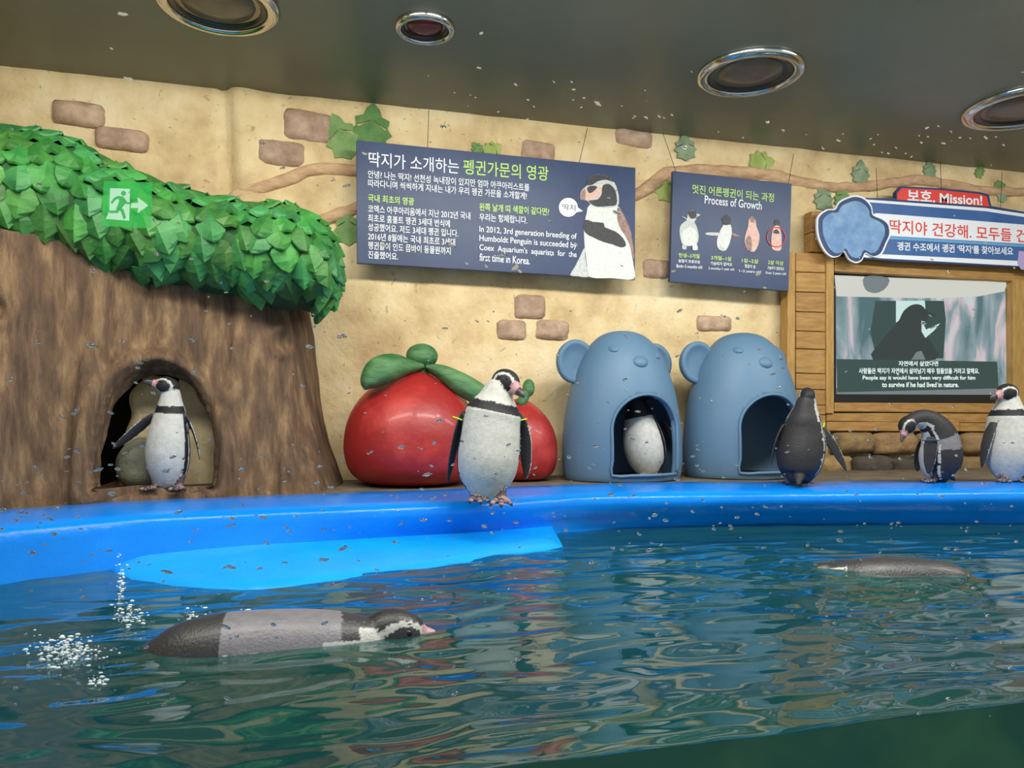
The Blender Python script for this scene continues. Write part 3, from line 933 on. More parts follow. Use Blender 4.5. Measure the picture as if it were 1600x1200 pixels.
# ------------------------------------------------------------------ signs
def text_mesh(body, mat, name, x0, x1, y, hpx, Y, parent, bold=0.0, label=None, maxw=None, y1=None):
    """one printed line; x0..x1 = pixel span, y = pixel baseline at x0, y1 at x1, hpx = pixel height of tall glyphs"""
    cu = bpy.data.curves.new(name, 'FONT'); cu.body = body; cu.size = 1; cu.resolution_u = 3; cu.offset = bold
    t = bpy.data.objects.new('tmp', cu); COL.objects.link(t)
    dg = bpy.context.evaluated_depsgraph_get(); dg.update()
    me = bpy.data.meshes.new_from_object(t.evaluated_get(dg), depsgraph=dg)
    bpy.data.objects.remove(t); bpy.data.curves.remove(cu)
    if not len(me.vertices): return None
    xs = [v.co.x for v in me.vertices]; ys = [v.co.y for v in me.vertices]
    ax, bx = min(xs), max(xs); ay = min(ys); by = max(ys)
    a = P(x0, y, Y); b = P(x1, y if y1 is None else y1, Y)
    ux = (b - a); L = ux.length; ux.normalize(); uz = Vector((-ux.z, 0, ux.x))
    k = Y / FPX / ray((x0 + x1) / 2, y).y
    sx = L / (bx - ax); sy = hpx * k / (by - ay)
    inv = wmat(parent).inverted()
    for v in me.vertices:
        p = a + ux * ((v.co.x - ax) * sx) + uz * ((v.co.y - ay) * sy)
        v.co = inv @ p
    me.materials.clear(); me.materials.append(mat)
    o = bpy.data.objects.new(name, me); COL.objects.link(o); o.parent = parent
    if label: o['label'] = label
    return o
def shape(pix, Y, mat, name, parent, th=.0015, smoothk=0, closed=True):
    """flat print or board piece: outline of pixels extruded a little"""
    if smoothk:
        q = [tuple(p) for p in pix]; q = q + q[:3]
        c = catmull(q, smoothk)[smoothk:-smoothk - 1]
        pix = c
    pts = [(P(a, b, Y).x, P(a, b, Y).z) for a, b in pix]
    m = MB().prism(pts, Y, Y + th)
    return m.build(name, mat, parent)
m_navy = M('navy_board', (34, 54, 92), (46, 66, 104), scale=3, rough=.4, spec=.4)
m_edge = M('board_edge', (24, 30, 48), rough=.6)
m_white = M('white_print', (232, 236, 240), rough=.5)
m_lime = M('lime_print', (186, 224, 112), rough=.5)
m_grey = M('grey_print', (176, 182, 184), (206, 208, 204), scale=60, rough=.5)
m_lgrey = M('light_print', (204, 208, 204), (226, 228, 222), scale=50, rough=.5)
m_blk = M('black_print', (34, 36, 42), (58, 58, 62), scale=80, rough=.5)
m_pink = M('pink_print', (208, 162, 150), (224, 190, 176), scale=60, rough=.5)
m_brwn = M('brown_print', (120, 92, 88), (170, 140, 130), scale=60, rough=.5)
m_redp = M('red_print', (214, 58, 58), rough=.5)
m_wire = M('wire', (50, 46, 40), rough=.5)
Y1 = 4.34
s1 = empty('information_sign', P(558, 412, Y1)); tag(s1, 'wide navy information board with Korean text and a penguin portrait', 'sign')
def board(c4, Y, parent, th=.03, mat=m_navy):
    pts = [(P(a, b, Y).x, P(a, b, Y).z) for a, b in c4]
    MB().prism(pts, Y, Y + th).build('board', mat, parent, bevel=.002)
board([(557, 219), (993, 262), (992, 437), (558, 411)], Y1, s1)
E1 = Y1 - .002
L1 = lambda s, x0, x1, y, y1, h, m=m_white, b=.008: text_mesh(s, m, 'lettering', x0, x1, y, h, E1, s1, b, y1=y1)
L1('딱지가 소개하는', 576, 717, 260, 272, 23, b=.004)
L1('펭귄가문의 영광', 724, 857, 272, 283, 23, m_lime, .006)
L1('안녕? 나는 딱지! 선천성 녹내장이 있지만 엄마 아쿠아리스트를', 575, 827, 278, 299, 12)
L1('따라다니며 씩씩하게 지내는 내가 우리 펭귄 가문을 소개할게!', 575, 823, 292, 312, 12)
L1('국내 최초의 영광', 575, 647, 315, 321, 12, m_lime, .014)
for i, (s, x1) in enumerate([('코엑스 아쿠아리움에서 지난 2012년 국내', 735), ('최초로 훔볼트 펭귄 3세대 번식에', 703), ('성공했어요. 저도 3세대 펭귄 입니다.', 716), ('2016년 8월에는 국내 최초로 3세대', 711), ('펭귄들이 인도 뭄바이 동물원까지', 704), ('진출했어요.', 622)]):
    L1(s, 575, x1, 332 + i * 14.3, 332 + i * 14.3 + (x1 - 575) * .071, 12)
L1('왼쪽 날개 띠 색깔이 같다면?', 749, 858, 329, 337, 12, m_lime, .014)
L1('우리는 형제랍니다.', 749, 824, 345, 350, 12)
for i, (s, x1) in enumerate([('In 2012, 3rd generation breeding of', 901), ('Humboldt Penguin is succeeded by', 901), ("Coex  Aquarium's  aquarists  for  the", 901), ('first time in Korea.', 828)]):
    L1(s, 749, x1, 365 + i * 14.2, 365 + i * 14.2 + (x1 - 749) * .074, 12)
# portrait of a penguin, flat print
def print_shape(pix, mat, lay, parent, Y=None, k=4, nm='print'):
    return shape(pix, (Y or E1) - .0006 * lay, mat, nm, parent, .0004, k)
def C1(l): return [(740 + a / 6, 240 + b / 6) for a, b in l]
print_shape(C1([(1090, 480), (1060, 560), (1040, 660), (1035, 760), (1045, 900), (1065, 1050), (1090, 1158), (1300, 1168), (1500, 1176), (1500, 1050), (1480, 930), (1460, 820), (1440, 700), (1400, 580), (1360, 500), (1250, 440)]), m_lgrey, 1, s1, k=3)
print_shape(C1([(1040, 880), (1000, 960), (950, 1060), (905, 1140), (980, 1150), (1080, 1156), (1060, 1050), (1045, 950)]), m_grey, 2, s1, k=2)
print_shape(C1([(1350, 500), (1400, 560), (1450, 660), (1480, 760), (1500, 900), (1505, 990), (1490, 960), (1465, 860), (1420, 770), (1370, 690), (1345, 600)]), m_brwn, 2, s1, k=2)
print_shape(C1([(1043, 620), (1120, 640), (1220, 650), (1230, 690), (1330, 730), (1400, 790), (1430, 860), (1380, 880), (1300, 850), (1220, 830), (1130, 790), (1040, 735)]), m_blk, 2, s1, k=2)
print_shape(C1([(1060, 300), (1075, 240), (1120, 205), (1190, 195), (1270, 220), (1320, 270), (1350, 350), (1362, 420), (1350, 490), (1260, 510), (1160, 505), (1100, 480), (1060, 440), (1010, 435), (998, 400), (1010, 350), (1040, 318)]), m_grey, 3, s1, k=3)
print_shape(C1([(1075, 240), (1120, 205), (1190, 195), (1270, 220), (1318, 268), (1240, 245), (1160, 262), (1120, 290), (1062, 298)]), m_blk, 4, s1, k=2)
print_shape(C1([(1210, 300), (1270, 285), (1320, 330), (1342, 400), (1338, 480), (1270, 492), (1160, 498), (1100, 470), (1080, 440), (1160, 430), (1200, 380)]), m_blk, 4, s1, k=2)
print_shape(C1([(1010, 350), (1060, 320), (1150, 310), (1200, 320), (1195, 370), (1150, 420), (1070, 435), (1010, 430), (1000, 395)]), m_pink, 5, s1, k=2)
print_shape(C1([(1062, 322), (1110, 300), (1160, 310), (1130, 350), (1085, 372)]), m_blk, 6, s1, k=2)
print_shape(C1([(1000, 395), (1020, 345), (1045, 330), (1050, 390), (1045, 432), (1010, 430)]), m_brwn, 6, s1, k=2)
bub = [(888 + 14.8 * math.cos(a), 324 + 14.8 * math.sin(a)) for a in [2 * math.pi * i / 28 for i in range(28)]]
bub2 = [q for q in bub if not (q[0] > 900 and 322 < q[1] < 332)]
ix = next(i for i in range(len(bub2)) if bub2[i][0] > 898 and bub2[i][1] >= 329)
shape(bub2[:ix] + [(910, 330)] + bub2[ix:] if False else bub, E1 - .001, m_white, 'speech_bubble', s1, .0004)
shape([(900, 322), (911, 330), (899, 332)], E1 - .0012, m_white, 'speech_bubble_tip', s1, .0004)
text_mesh('딱지', m_blk, 'lettering', 879, 899, 328, 10, E1 - .0016, s1, .004, y1=330)
def wires(parent, pts, Y=Y1 + .01):
    for (a, b, c, d) in pts:
        p, q = P(a, b, Y), P(c, d, YW - .03)
        V, F = tube([(*p, .0018, .0018), (*p.lerp(q, .5), .0018, .0018), (*q, .0018, .0018)], (1, 0, 0), 6, 1)
        obj('hanging_wire', V, F, m_wire, parent)
wires(s1, [(668, 231, 670, 172), (905, 254, 918, 200)])

# second sign
s2 = empty('growth_sign', P(1050, 440, Y1)); tag(s2, 'smaller navy poster titled Process of Growth with four penguins in a row', 'sign')
board([(1052, 267), (1237, 287), (1232, 455), (1047, 440)], Y1, s2)
L2 = lambda s, x0, x1, y, y1, h, m=m_white, b=.01: text_mesh(s, m, 'lettering', x0, x1, y, h, E1, s2, b, y1=y1)
L2('멋진 어른펭귄이 되는 과정', 1082, 1209, 302, 316, 14, m_lime, .006)
L2('Process of Growth', 1101, 1190, 318, 328, 13, m_white, .008)
for t1, t2, t3, cx, y, hw in [('탄생~3개월', '솜털이 보송보송', 'Birth~3 months old', 1077, 403, 17), ('3개월~1살', '가슴띠가 없어요', '3 months~1 year old', 1127, 407, 17), ('1살~2살', '털갈이 중', '1~2 years old', 1172, 411, 14), ('2살 이상', '가슴띠가 생겼어요', 'Over 2 years old', 1212, 414, 13)]:
    L2(t1, cx - hw + 1, cx + hw - 1, y - 1, y + 1, 7, m_lime, .012)
    wd = hw if len(t2) > 6 else hw * .6
    L2(t2, cx - wd, cx + wd, y + 7, y + 9, 5.5)
    L2(t3, cx - hw - 3, cx + hw + 3, y + 15, y + 17, 5)
def C2(l): return [(1030 + a / 6, 260 + b / 6) for a, b in l]
def mini(parts):
    for k, (l, m) in enumerate(parts): print_shape(C2(l), m, k + 1, s2, k=2)
mini([([(270, 440), (320, 410), (350, 440), (388, 455), (350, 475), (345, 500), (330, 520), (350, 560), (370, 640), (365, 700), (345, 740), (300, 745), (235, 745), (205, 700), (190, 600), (210, 540), (260, 500)], m_grey),
      ([(230, 600), (290, 570), (345, 600), (355, 680), (330, 735), (250, 740), (215, 690)], m_lgrey), ([(270, 440), (320, 412), (350, 440), (345, 480), (300, 490)], m_blk),
      ([(215, 740), (250, 740), (255, 775), (220, 775)], m_grey), ([(318, 735), (350, 728), (362, 780), (315, 782)], m_white), ([(210, 466), (275, 500), (262, 500)], m_white)])
mini([([(545, 620), (445, 620), (440, 640), (550, 650), (555, 620)], m_grey), ([(680, 620), (755, 650), (750, 662), (676, 648)], m_brwn),
      ([(595, 560), (555, 640), (540, 720), (560, 780), (620, 790), (660, 720), (680, 620), (670, 550), (620, 530)], m_lgrey), ([(590, 490), (630, 450), (672, 490), (660, 545), (605, 548), (598, 510)], m_blk), ([(570, 740), (620, 785), (560, 782)], m_grey)])
mini([([(840, 500), (870, 470), (905, 510), (910, 560), (940, 640), (930, 730), (890, 800), (830, 780), (800, 700), (815, 620), (835, 560)], m_pink), ([(835, 650), (865, 670), (865, 790), (830, 770), (805, 700)], m_brwn), ([(850, 480), (885, 476), (895, 520), (860, 520)], m_brwn)])
mini([([(1080, 560), (1125, 560), (1145, 640), (1148, 740), (1135, 790), (1065, 780), (1052, 720), (1055, 640)], m_pink), ([(1080, 520), (1105, 492), (1132, 520), (1125, 550), (1085, 548)], m_blk), ([(1078, 600), (1105, 590), (1130, 630), (1070, 625)], m_blk)])
ci = [(1030 + (1098 + 84 * math.cos(a)) / 6, 260 + (662 + 92 * math.sin(a)) / 6) for a in [2 * math.pi * i / 40 for i in range(41)]]
V, F = tube([(*P(a, b, E1 - .004), .0028, .001) for a, b in ci], (0, -1, 0), 6, 1)
obj('print_ring', V, F, m_redp, s2)
wires(s2, [(1056, 268, 1036, 208), (1232, 287, 1240, 240)])

# third sign (the cartoon figures on its left end are left out; the cut-out backing stays)
Y3 = 4.32; E3 = Y3 - .002
m_sblue = M('mission_blue', (54, 92, 148), (62, 102, 158), scale=4, rough=.4)
m_sdark = M('mission_edge', (30, 58, 104), rough=.5)
m_swhite = M('mission_white', (226, 230, 238), rough=.45)
m_sred = M('mission_red', (216, 66, 58), rough=.45)
m_sky = M('mission_skyblue', (98, 158, 206), rough=.45)
m_lobe = M('plain_sign_blue', (84, 128, 176), (128, 164, 200), scale=9, rough=.45)
m_lil = M('lilac_print', (176, 160, 208), rough=.5)
s3 = empty('mission_sign', P(1340, 400, Y3)); tag(s3, 'blue and white banner board with red lettering and a red Mission tab', 'sign')
top = [(1344, 308), (1400, 310), (1400, 300), (1408, 291), (1470, 294), (1530, 300), (1545, 304), (1549, 322), (1600, 331), (1660, 342)]
outl = [(1340, 309)] + top[1:] + [(1690, 360), (1690, 425), (1600, 418), (1500, 413), (1400, 408), (1352, 404), (1344, 398)]
shape(outl, Y3, m_sdark, 'board', s3, .03)
shape([(1344, 311), (1540, 325), (1600, 334), (1680, 347), (1680, 422), (1600, 416), (1350, 402), (1344, 398)], E3, m_swhite, 'print', s3, .0006)
shape([(1402, 312), (1402, 302), (1409, 294), (1470, 297), (1530, 303), (1542, 307), (1546, 323), (1500, 319)], E3 - .0004, m_sred, 'print', s3, .0006)
shape([(1346, 315), (1540, 330), (1680, 351), (1680, 414), (1600, 408), (1356, 396), (1346, 392)], E3 - .0008, m_sblue, 'print', s3, .0006)
shape([(1360, 336), (1370, 333), (1500, 343), (1600, 351), (1680, 358), (1680, 390), (1600, 381), (1500, 375), (1380, 368), (1362, 366)], E3 - .0012, m_swhite, 'print', s3, .0006)
shape([(1380, 369), (1500, 376), (1600, 382), (1680, 391), (1680, 395), (1600, 386), (1500, 380), (1380, 373)], E3 - .0014, m_sky, 'print', s3, .0006)
E3t = E3 - .002
text_mesh('보호. Mission!', m_swhite, 'lettering', 1418, 1535, 314, 18, E3t, s3, .022, y1=321)
text_mesh('딱지야 건강해. 모두들 건강해', m_sred, 'lettering', 1390, 1640, 364, 21, E3t, s3, .012, y1=382)
text_mesh("펭귄 수조에서 펭귄 '딱지'를 찾아보세요", m_swhite, 'lettering', 1402, 1583, 391, 13, E3t, s3, .02, y1=399)
shape([(1592, 392), (1640, 396), (1640, 425), (1596, 421), (1590, 412)], E3t, m_lil, 'badge', s3, .004)
# plain cut-out end
LB = [(1280, 335), (1276, 346), (1278, 370), (1288, 392), (1300, 402), (1312, 400), (1319, 393), (1327, 406), (1338, 411), (1347, 407), (1353, 396), (1366, 402), (1378, 397), (1386, 380), (1392, 366), (1390, 351), (1380, 342), (1365, 335), (1362, 322), (1352, 310), (1338, 305), (1324, 308), (1311, 315), (1304, 326), (1292, 327)]
def shrink(pix, g):
    cx = sum(a for a, b in pix) / len(pix); cy = sum(b for a, b in pix) / len(pix)
    return [(cx + (a - cx) * g, cy + (b - cy) * g) for a, b in pix]
shape(LB, Y3 - .016, m_swhite, 'backing', s3, .014, 3)
shape(shrink(LB, .955), Y3 - .018, m_sdark, 'print', s3, .001, 3)
shape(shrink(LB, .84), Y3 - .020, m_lobe, 'print', s3, .001, 3)
wires(s3, [(1371, 310, 1369, 262), (1471, 296, 1469, 250), (1563, 325, 1566, 268)], Y3 + .01)

# ------------------------------------------------------------------ wooden frame and screen
m_wood = M('ochre_wood', (156, 116, 60), (182, 142, 82), scale=8, rough=.6, bump=.003, bscale=30, stretch=(1, 1, 6), rnd=.08)
m_woodv = M('ochre_wood_upright', (162, 124, 64), (186, 146, 86), scale=8, rough=.6, bump=.003, bscale=30, stretch=(6, 6, 1), rnd=.06)
fr = empty('screen_frame', P(1400, 672, 4.42)); tag(fr, 'ochre wooden plank frame around the wall screen', 'wooden frame')
YF = 4.40
def plank(x0, y0, x1, y1, mat=m_wood, Y=YF, th=.08, name='plank'):
    a = P(x0, y0, Y); b = P(x1, y1, Y)
    c = P(x0, y1, Y); d = P(x1, y0, Y)
    pts = [(c.x, c.z), (b.x, b.z), (d.x, d.z), (a.x, a.z)]
    return MB().prism(pts, Y + rng.uniform(-.002, .002), Y + th).build(name, mat, fr, bevel=.004)
def plankq(q, mat=m_wood, Y=YF, th=.08):
    pts = [(P(a, b, Y).x, P(a, b, Y).z) for a, b in q]
    return MB().prism(pts, Y + rng.uniform(-.002, .002), Y + th).build('plank', mat, fr, bevel=.004)
plankq([(1230, 672), (1242, 672), (1243, 395), (1231, 394)], m_woodv, YF - .012)
plankq([(1291, 646), (1303, 646), (1303, 400), (1291, 399)], m_woodv, YF - .012)
ys = [394, 425, 456, 487, 517, 545, 583, 608, 632, 647, 672]
for a, b in zip(ys, ys[1:]):
    plankq([(1244, b - .7), (1290, b + .8), (1290, a + 1.8), (1244, a + .5)])
for a, b in ((330, 362), (363, 393)):
    plankq([(1268, b), (1340, b + 4), (1340, a + 4), (1268, a)])
plankq([(1304, 424), (1700, 446), (1700, 410), (1304, 400)])
plankq([(1304, 643), (1700, 646), (1700, 631), (1304, 629)], m_wood, YF - .01)
plankq([(1292, 658), (1450, 660), (1450, 645), (1292, 646)]); plankq([(1451, 660), (1700, 661), (1700, 646), (1451, 645)])
plankq([(1292, 673), (1500, 674), (1500, 660), (1292, 659)]); plankq([(1501, 674), (1700, 674), (1700, 662), (1501, 661)])
plankq([(1584, 632), (1612, 632), (1612, 438), (1584, 436)], m_woodv, YF - .008)
plankq([(1613, 632), (1700, 632), (1700, 444), (1613, 438)], m_wood)
tv = empty('wall_screen', P(1440, 628, 4.47)); tag(tv, 'lit wall screen playing a penguin film with white subtitles', 'screen')
YS = 4.455
m_bez = M('screen_bezel', (26, 28, 30), rough=.3)
shape([(1303, 426), (1584, 438), (1584, 633), (1303, 629)], YS, m_bez, 'bezel', tv, .03)
def screen_mat():
    m = bpy.data.materials.new('screen_picture'); m.use_nodes = True; nt = m.node_tree; N = nt.nodes; L = nt.links
    b = N['Principled BSDF']; b.inputs['Base Color'].default_value = (.01, .01, .01, 1); b.inputs['Roughness'].default_value = .2
    g = N.new('ShaderNodeNewGeometry'); mp = N.new('ShaderNodeMapping'); mp.inputs['Scale'].default_value = (2.6, 1, .8)
    L.new(g.outputs['Position'], mp.inputs[0])
    n = N.new('ShaderNodeTexNoise'); n.inputs['Scale'].default_value = 2.2; n.inputs['Detail'].default_value = 5; n.inputs['Distortion'].default_value = .6
    L.new(mp.outputs[0], n.inputs[0])
    r = N.new('ShaderNodeValToRGB'); e = r.color_ramp.elements; e[0].position = .36; e[0].color = lin((78, 112, 118)); e[1].position = .66; e[1].color = lin((196, 212, 214))
    q = e.new(.5); q.color = lin((140, 160, 168)); q = e.new(.57); q.color = lin((206, 190, 196))
    L.new(n.outputs[0], r.inputs[0]); L.new(r.outputs[0], b.inputs['Emission Color']); b.inputs['Emission Strength'].default_value = .95
    return m
m_scr = screen_mat()
shape([(1306, 430), (1571, 441), (1573, 617), (1307, 616)], YS - .001, m_scr, 'picture', tv, .001)
m_s1 = emit('screen_dark_teal', (48, 74, 74), .9); m_s2 = emit('screen_dark', (42, 58, 60), .9); m_s3 = emit('screen_white', (226, 238, 236), 1.2); m_s4 = emit('screen_pale', (198, 226, 224), 1.0); m_s5 = emit('screen_top', (206, 206, 198), 1.0); m_s6 = emit('screen_grey', (120, 130, 134), .9)
SP = lambda pix, m, lay, k=3: shape(pix, YS - .001 - .0008 * lay, m, 'picture', tv, .0005, k)
SP([(1304, 430), (1574, 441), (1570, 455), (1530, 463), (1440, 466), (1307, 463)], m_s5, 1, 0)
SP([(1351, 432), (1388, 434), (1384, 450), (1368, 458), (1352, 452)], m_s6, 2)
SP([(1368, 470), (1475, 470), (1478, 500), (1474, 560), (1370, 560), (1360, 520)], m_s1, 2, 0)
SP([(1400, 470), (1445, 470), (1446, 485), (1420, 492), (1400, 504)], m_s4, 3, 0)
SP([(1402, 505), (1412, 486), (1426, 476), (1440, 477), (1450, 488), (1462, 492), (1450, 498), (1442, 510), (1452, 530), (1462, 562), (1364, 562), (1380, 530)], m_s2, 4, 3)
SP([(1440, 500), (1447, 515), (1469, 505), (1460, 516), (1446, 528), (1440, 518)], m_s4, 5, 0)
SP([(1432, 550), (1440, 548), (1446, 562), (1424, 562)], m_s6, 5, 0)
SP([(1307, 561), (1558, 565), (1560, 607), (1308, 613)], m_s1, 6, 0)
SP([(1307, 606), (1573, 606), (1573, 617), (1307, 616)], m_s6, 5, 0)
YT_ = YS - .001 - .0008 * 7
for s, x0, x1, y, h in [('자연에서 살았다면', 1404, 1466, 572, 8), ('사람들은 딱지가 자연에서 살아남기 매우 힘들었을 거라고 말해요.', 1342, 1530, 584, 9), ('People say it would have been very difficult for him', 1348, 1524, 595, 8), ('to survive if he had lived in nature.', 1378, 1498, 605, 8)]:
    text_mesh(s, m_s3, 'subtitle', x0, x1, y, h, YT_, tv, .02)

# ------------------------------------------------------------------ penguins
m_peng = attr_mat('penguin_plumage', .55, .3)
m_pwet = attr_mat('wet_plumage', .42, .5, coat=.12)
m_beak = M('penguin_beak', (44, 40, 44), (84, 74, 76), scale=60, rough=.4)
m_bpink = M('beak_base_pink', (206, 140, 146), (184, 118, 124), scale=60, rough=.5)
m_eye = M('penguin_eye', (22, 12, 10), rough=.12)
m_band = M('lime_wing_band', (180, 224, 40), rough=.4)
BK = (.016, .016, .020); BK2 = (.030, .029, .033); WH = (.50, .50, .475); GR = (.20, .19, .215)
def torso_col(s, a, wet=False, sp=0, gsh=None, hood=False):
    ang = abs(a)
    wob = 3 * noise.noise(Vector((s * 30, a * .1, sp)))
    back = GR if (gsh and gsh[0] < s + .01 * noise.noise(Vector((a * .06, s * 9, sp))) < gsh[1] and ang > 104) else BK2  # grey back span; on the wet swimmer it is sheen put into the colour
    if hood and s > .76: return BK
    if s < .735:
        e = (75 if s > .12 else 80 * s / .12 * .6 + 30) + wob
        if ang < e:
            k = noise.noise(Vector((s * 34, a * .24, sp + 5)))
            return (.12, .12, .12) if k > .66 else WH
        if ang < e + 22: return BK
        if ang < e + 30 and s > .1: return WH
        return back
    if s < .815 + .004 * wob:
        if ang < 100: return BK
        if ang < 116: return WH
        return back
    if ang < (146 if wet and s > .87 else 122 - (s - .82) * 60): return WH
    return back
def head_col(d, f, u, s_, pinkness=1):
    a = d.dot(f); b = d.dot(u); c = abs(d.dot(s_))
    if a > .86 and b < .45: return (.52, .28, .30) if pinkness > .5 else BK
    cd = Vector((c, a, b)).normalized(); cen = Vector((.86, .42, -.12)).normalized()
    g = math.degrees(math.acos(max(-1, min(1, cd.dot(cen)))))
    if g < 40: return BK
    if g < 53: return WH
    if b > -.05 or a < -.35: return BK
    return WH
def flipper_geo(p0, p1, p2, wdir, wd, inner):
    """flat tapered blade through three points; wdir = direction of its width"""
    pts = []
    a, b, c = Vector(p0), Vector(p1), Vector(p2)
    for t, w_ in ((-.02, .55), (.08, .75), (.25, 1.0), (.5, .98), (.72, .84), (.88, .58), (.97, .30), (1.0, .08)):
        q = a.lerp(b, t / .5) if False else (a * (1 - t) ** 2 + b * 2 * t * (1 - t) + c * t * t)
        pts.append((q.x, q.y, q.z, wd * w_, .24 * wd * (1 - .45 * max(t, 0))))
    t0 = (b - a).normalized(); wv = Vector(wdir); nf = t0.cross(wv).normalized()
    return loft(pts, nf, 20, 4), nf
def penguin(name, label, base, H, spine, front, head, flippers, feet, tail=None, wet=False, gsh=None, hood=False, seed=1, band=None, eyes=True, beakup=0, pink=1, rot=-TH, fcol=None, sunk=False):
    """spine etc. in units of H, in a frame with x = picture right, y = away from the camera, z = up"""
    e = empty('penguin', base, rot); tag(e, label, 'penguin', 'penguins of the enclosure')
    V, F, Cc = [], [], []
    def add(v, f, cols):
        n = len(V); V.extend(v); F.extend([tuple(i + n for i in q) for q in f]); Cc.extend(cols)
    sc = lambda p: tuple(q * H for q in p)
    fv = Vector(front).normalized()
    v, f, q = loft([sc(p) for p in spine], fv, 44, 12)
    add(v, f, [torso_col(s, a, wet, seed, gsh, hood) for s, a in q])
    hp, hf, hu = Vector(head[0]) * H, Vector(head[1]).normalized(), Vector(head[2])
    hu = (hu - hf * hu.dot(hf)).normalized(); hs = hf.cross(hu)
    hr = head[3] if len(head) > 3 else 1.0
    hr *= 1.18; rf, ru, rs = .100 * H * hr, .080 * H * hr, .076 * H * hr
    v, f = ellipsoid(hp, hs * rs, hf * rf, hu * ru, 48, 36)
    cols = [BK if hood else head_col(Vector(((p - hp).dot(hs) / rs, (p - hp).dot(hf) / rf, (p - hp).dot(hu) / ru)).normalized() @ Matrix(((1, 0, 0), (0, 1, 0), (0, 0, 1))), Vector((0, 1, 0)), Vector((0, 0, 1)), Vector((1, 0, 0)), pink) for p in v]
    add(v, f, cols)
    # short muzzle cone blending into the bill
    mz = [(*(hp + hf * rf * .5 - hu * ru * .05), rs * .62, ru * .62), (*(hp + hf * rf * .9 - hu * ru * .12), rs * .42, ru * .48), (*(hp + hf * rf * 1.25 - hu * ru * .16), rs * .24, ru * .34)]
    v, f, q = loft(mz, hu, 20, 5)
    add(v, f, [((.52, .28, .30) if (s > .35 and pink) else BK) for s, a in q])
    for k, fl in enumerate(flippers):
        p0, p1, p2, wdir = fl[:4]; wd = (fl[4] if len(fl) > 4 else .062) * H
        (v, f, q), nf = flipper_geo(sc(p0), sc(p1), sc(p2), wdir, wd, None)
        cols = []
        for s, a in q:
            edge = abs(abs(a) - 90) < 20
            cols.append(WH if (edge and a * 1 < 0 and s > .2) else (BK2 if abs(a) < 90 else (.06, .058, .06)))
        if fcol: cols = [fcol] * len(cols)
        add(v, f, cols)
    for fx in feet:
        p, dr = Vector(fx[0]) * H, Vector(fx[1]).normalized(); fs = (fx[2] if len(fx) > 2 else 1) * H
        sd = Vector((-dr.y, dr.x, 0)); up = Vector((0, 0, 1)) if abs(dr.z) < .8 else Vector((0, -1, 0))
        if abs(dr.z) > .8: sd = Vector((1, 0, 0))
        # leg
        v, f, q = loft([(*(p - dr * .02 * fs + up * .11 * fs), .045 * fs, .045 * fs), (*(p - dr * .015 * fs + up * .05 * fs), .030 * fs, .030 * fs), (*(p + up * .015 * fs), .034 * fs, .03 * fs)], dr, 14, 4)
        add(v, f, [(.10, .075, .08)] * len(v))
        for a in (-.55, 0, .55):
            td = (dr * math.cos(a) + sd * math.sin(a)).normalized(); ln = (.13 if a == 0 else .115) * fs
            v, f, q = loft([(*(p + up * .016 * fs), .020 * fs, .018 * fs), (*(p + td * ln * .5 + up * .020 * fs), .017 * fs, .015 * fs), (*(p + td * ln * .85 + up * .012 * fs), .016 * fs, .012 * fs), (*(p + td * ln * 1.08 + up * .004 * fs), .006 * fs, .006 * fs)], up, 10, 4)
            add(v, f, [((.30, .19, .21) if noise.noise(Vector((s * 5, seed + a, 0))) > -.1 else (.06, .045, .05)) if s < .85 else (.02, .018, .02) for s, aa in q])
        # web
        wv = [p + up * .004 * fs - dr * .01 * fs]
        for a in (-.55, -.28, 0, .28, .55):
            wv.append(p + (dr * math.cos(a) + sd * math.sin(a)) * (.088 if abs(a) in (0, .55) else .075) * fs + up * .003 * fs)
        nb = len(wv); wv2 = wv + [x + up * .016 * fs for x in wv]
        wf = [tuple(range(nb)), tuple(reversed(range(nb, 2 * nb)))] + [(i, (i + 1) % nb, (i + 1) % nb + nb, i + nb) for i in range(nb)]
        add(wv2, wf, [(.16, .11, .12)] * len(wv2))
    if tail:
        a, b = Vector(tail[0]) * H, Vector(tail[1]) * H
        v, f, q = loft([(*a, .07 * H, .05 * H), (*a.lerp(b, .5), .045 * H, .028 * H), (*b, .012 * H, .010 * H)], fv if abs((b - a).normalized().dot(fv)) < .9 else (0, 0, 1), 16, 5)
        add(v, f, [BK2] * len(v))
    me = remesh(V, F, .0042 if H < .62 else .0048, 2)
    kd = KDTree(len(V))
    for i, p in enumerate(V): kd.insert(p, i)
    kd.balance()
    at = me.attributes.new('Col', 'FLOAT_COLOR', 'POINT')
    buf = []
    for vv in me.vertices:
        c = Cc[kd.find(vv.co)[1]]
        buf += [c[0], c[1], c[2], 1]
    at.data.foreach_set('color', buf)
    link_mesh('body', me, m_pwet if wet else m_peng, e)
    # bill
    bp = [(*(hp + hf * rf * 1.12 - hu * ru * .16), rs * .26, ru * .36), (*(hp + hf * rf * 1.45 - hu * ru * .18), rs * .20, ru * .30), (*(hp + hf * rf * 1.72 - hu * ru * .26), rs * .13, ru * .20), (*(hp + hf * rf * 1.84 - hu * ru * .42), rs * .05, ru * .06)]
    v, f, q = loft(bp, hu, 16, 5)
    obj('beak', v, f, m_beak, e, smooth=True, world=False)
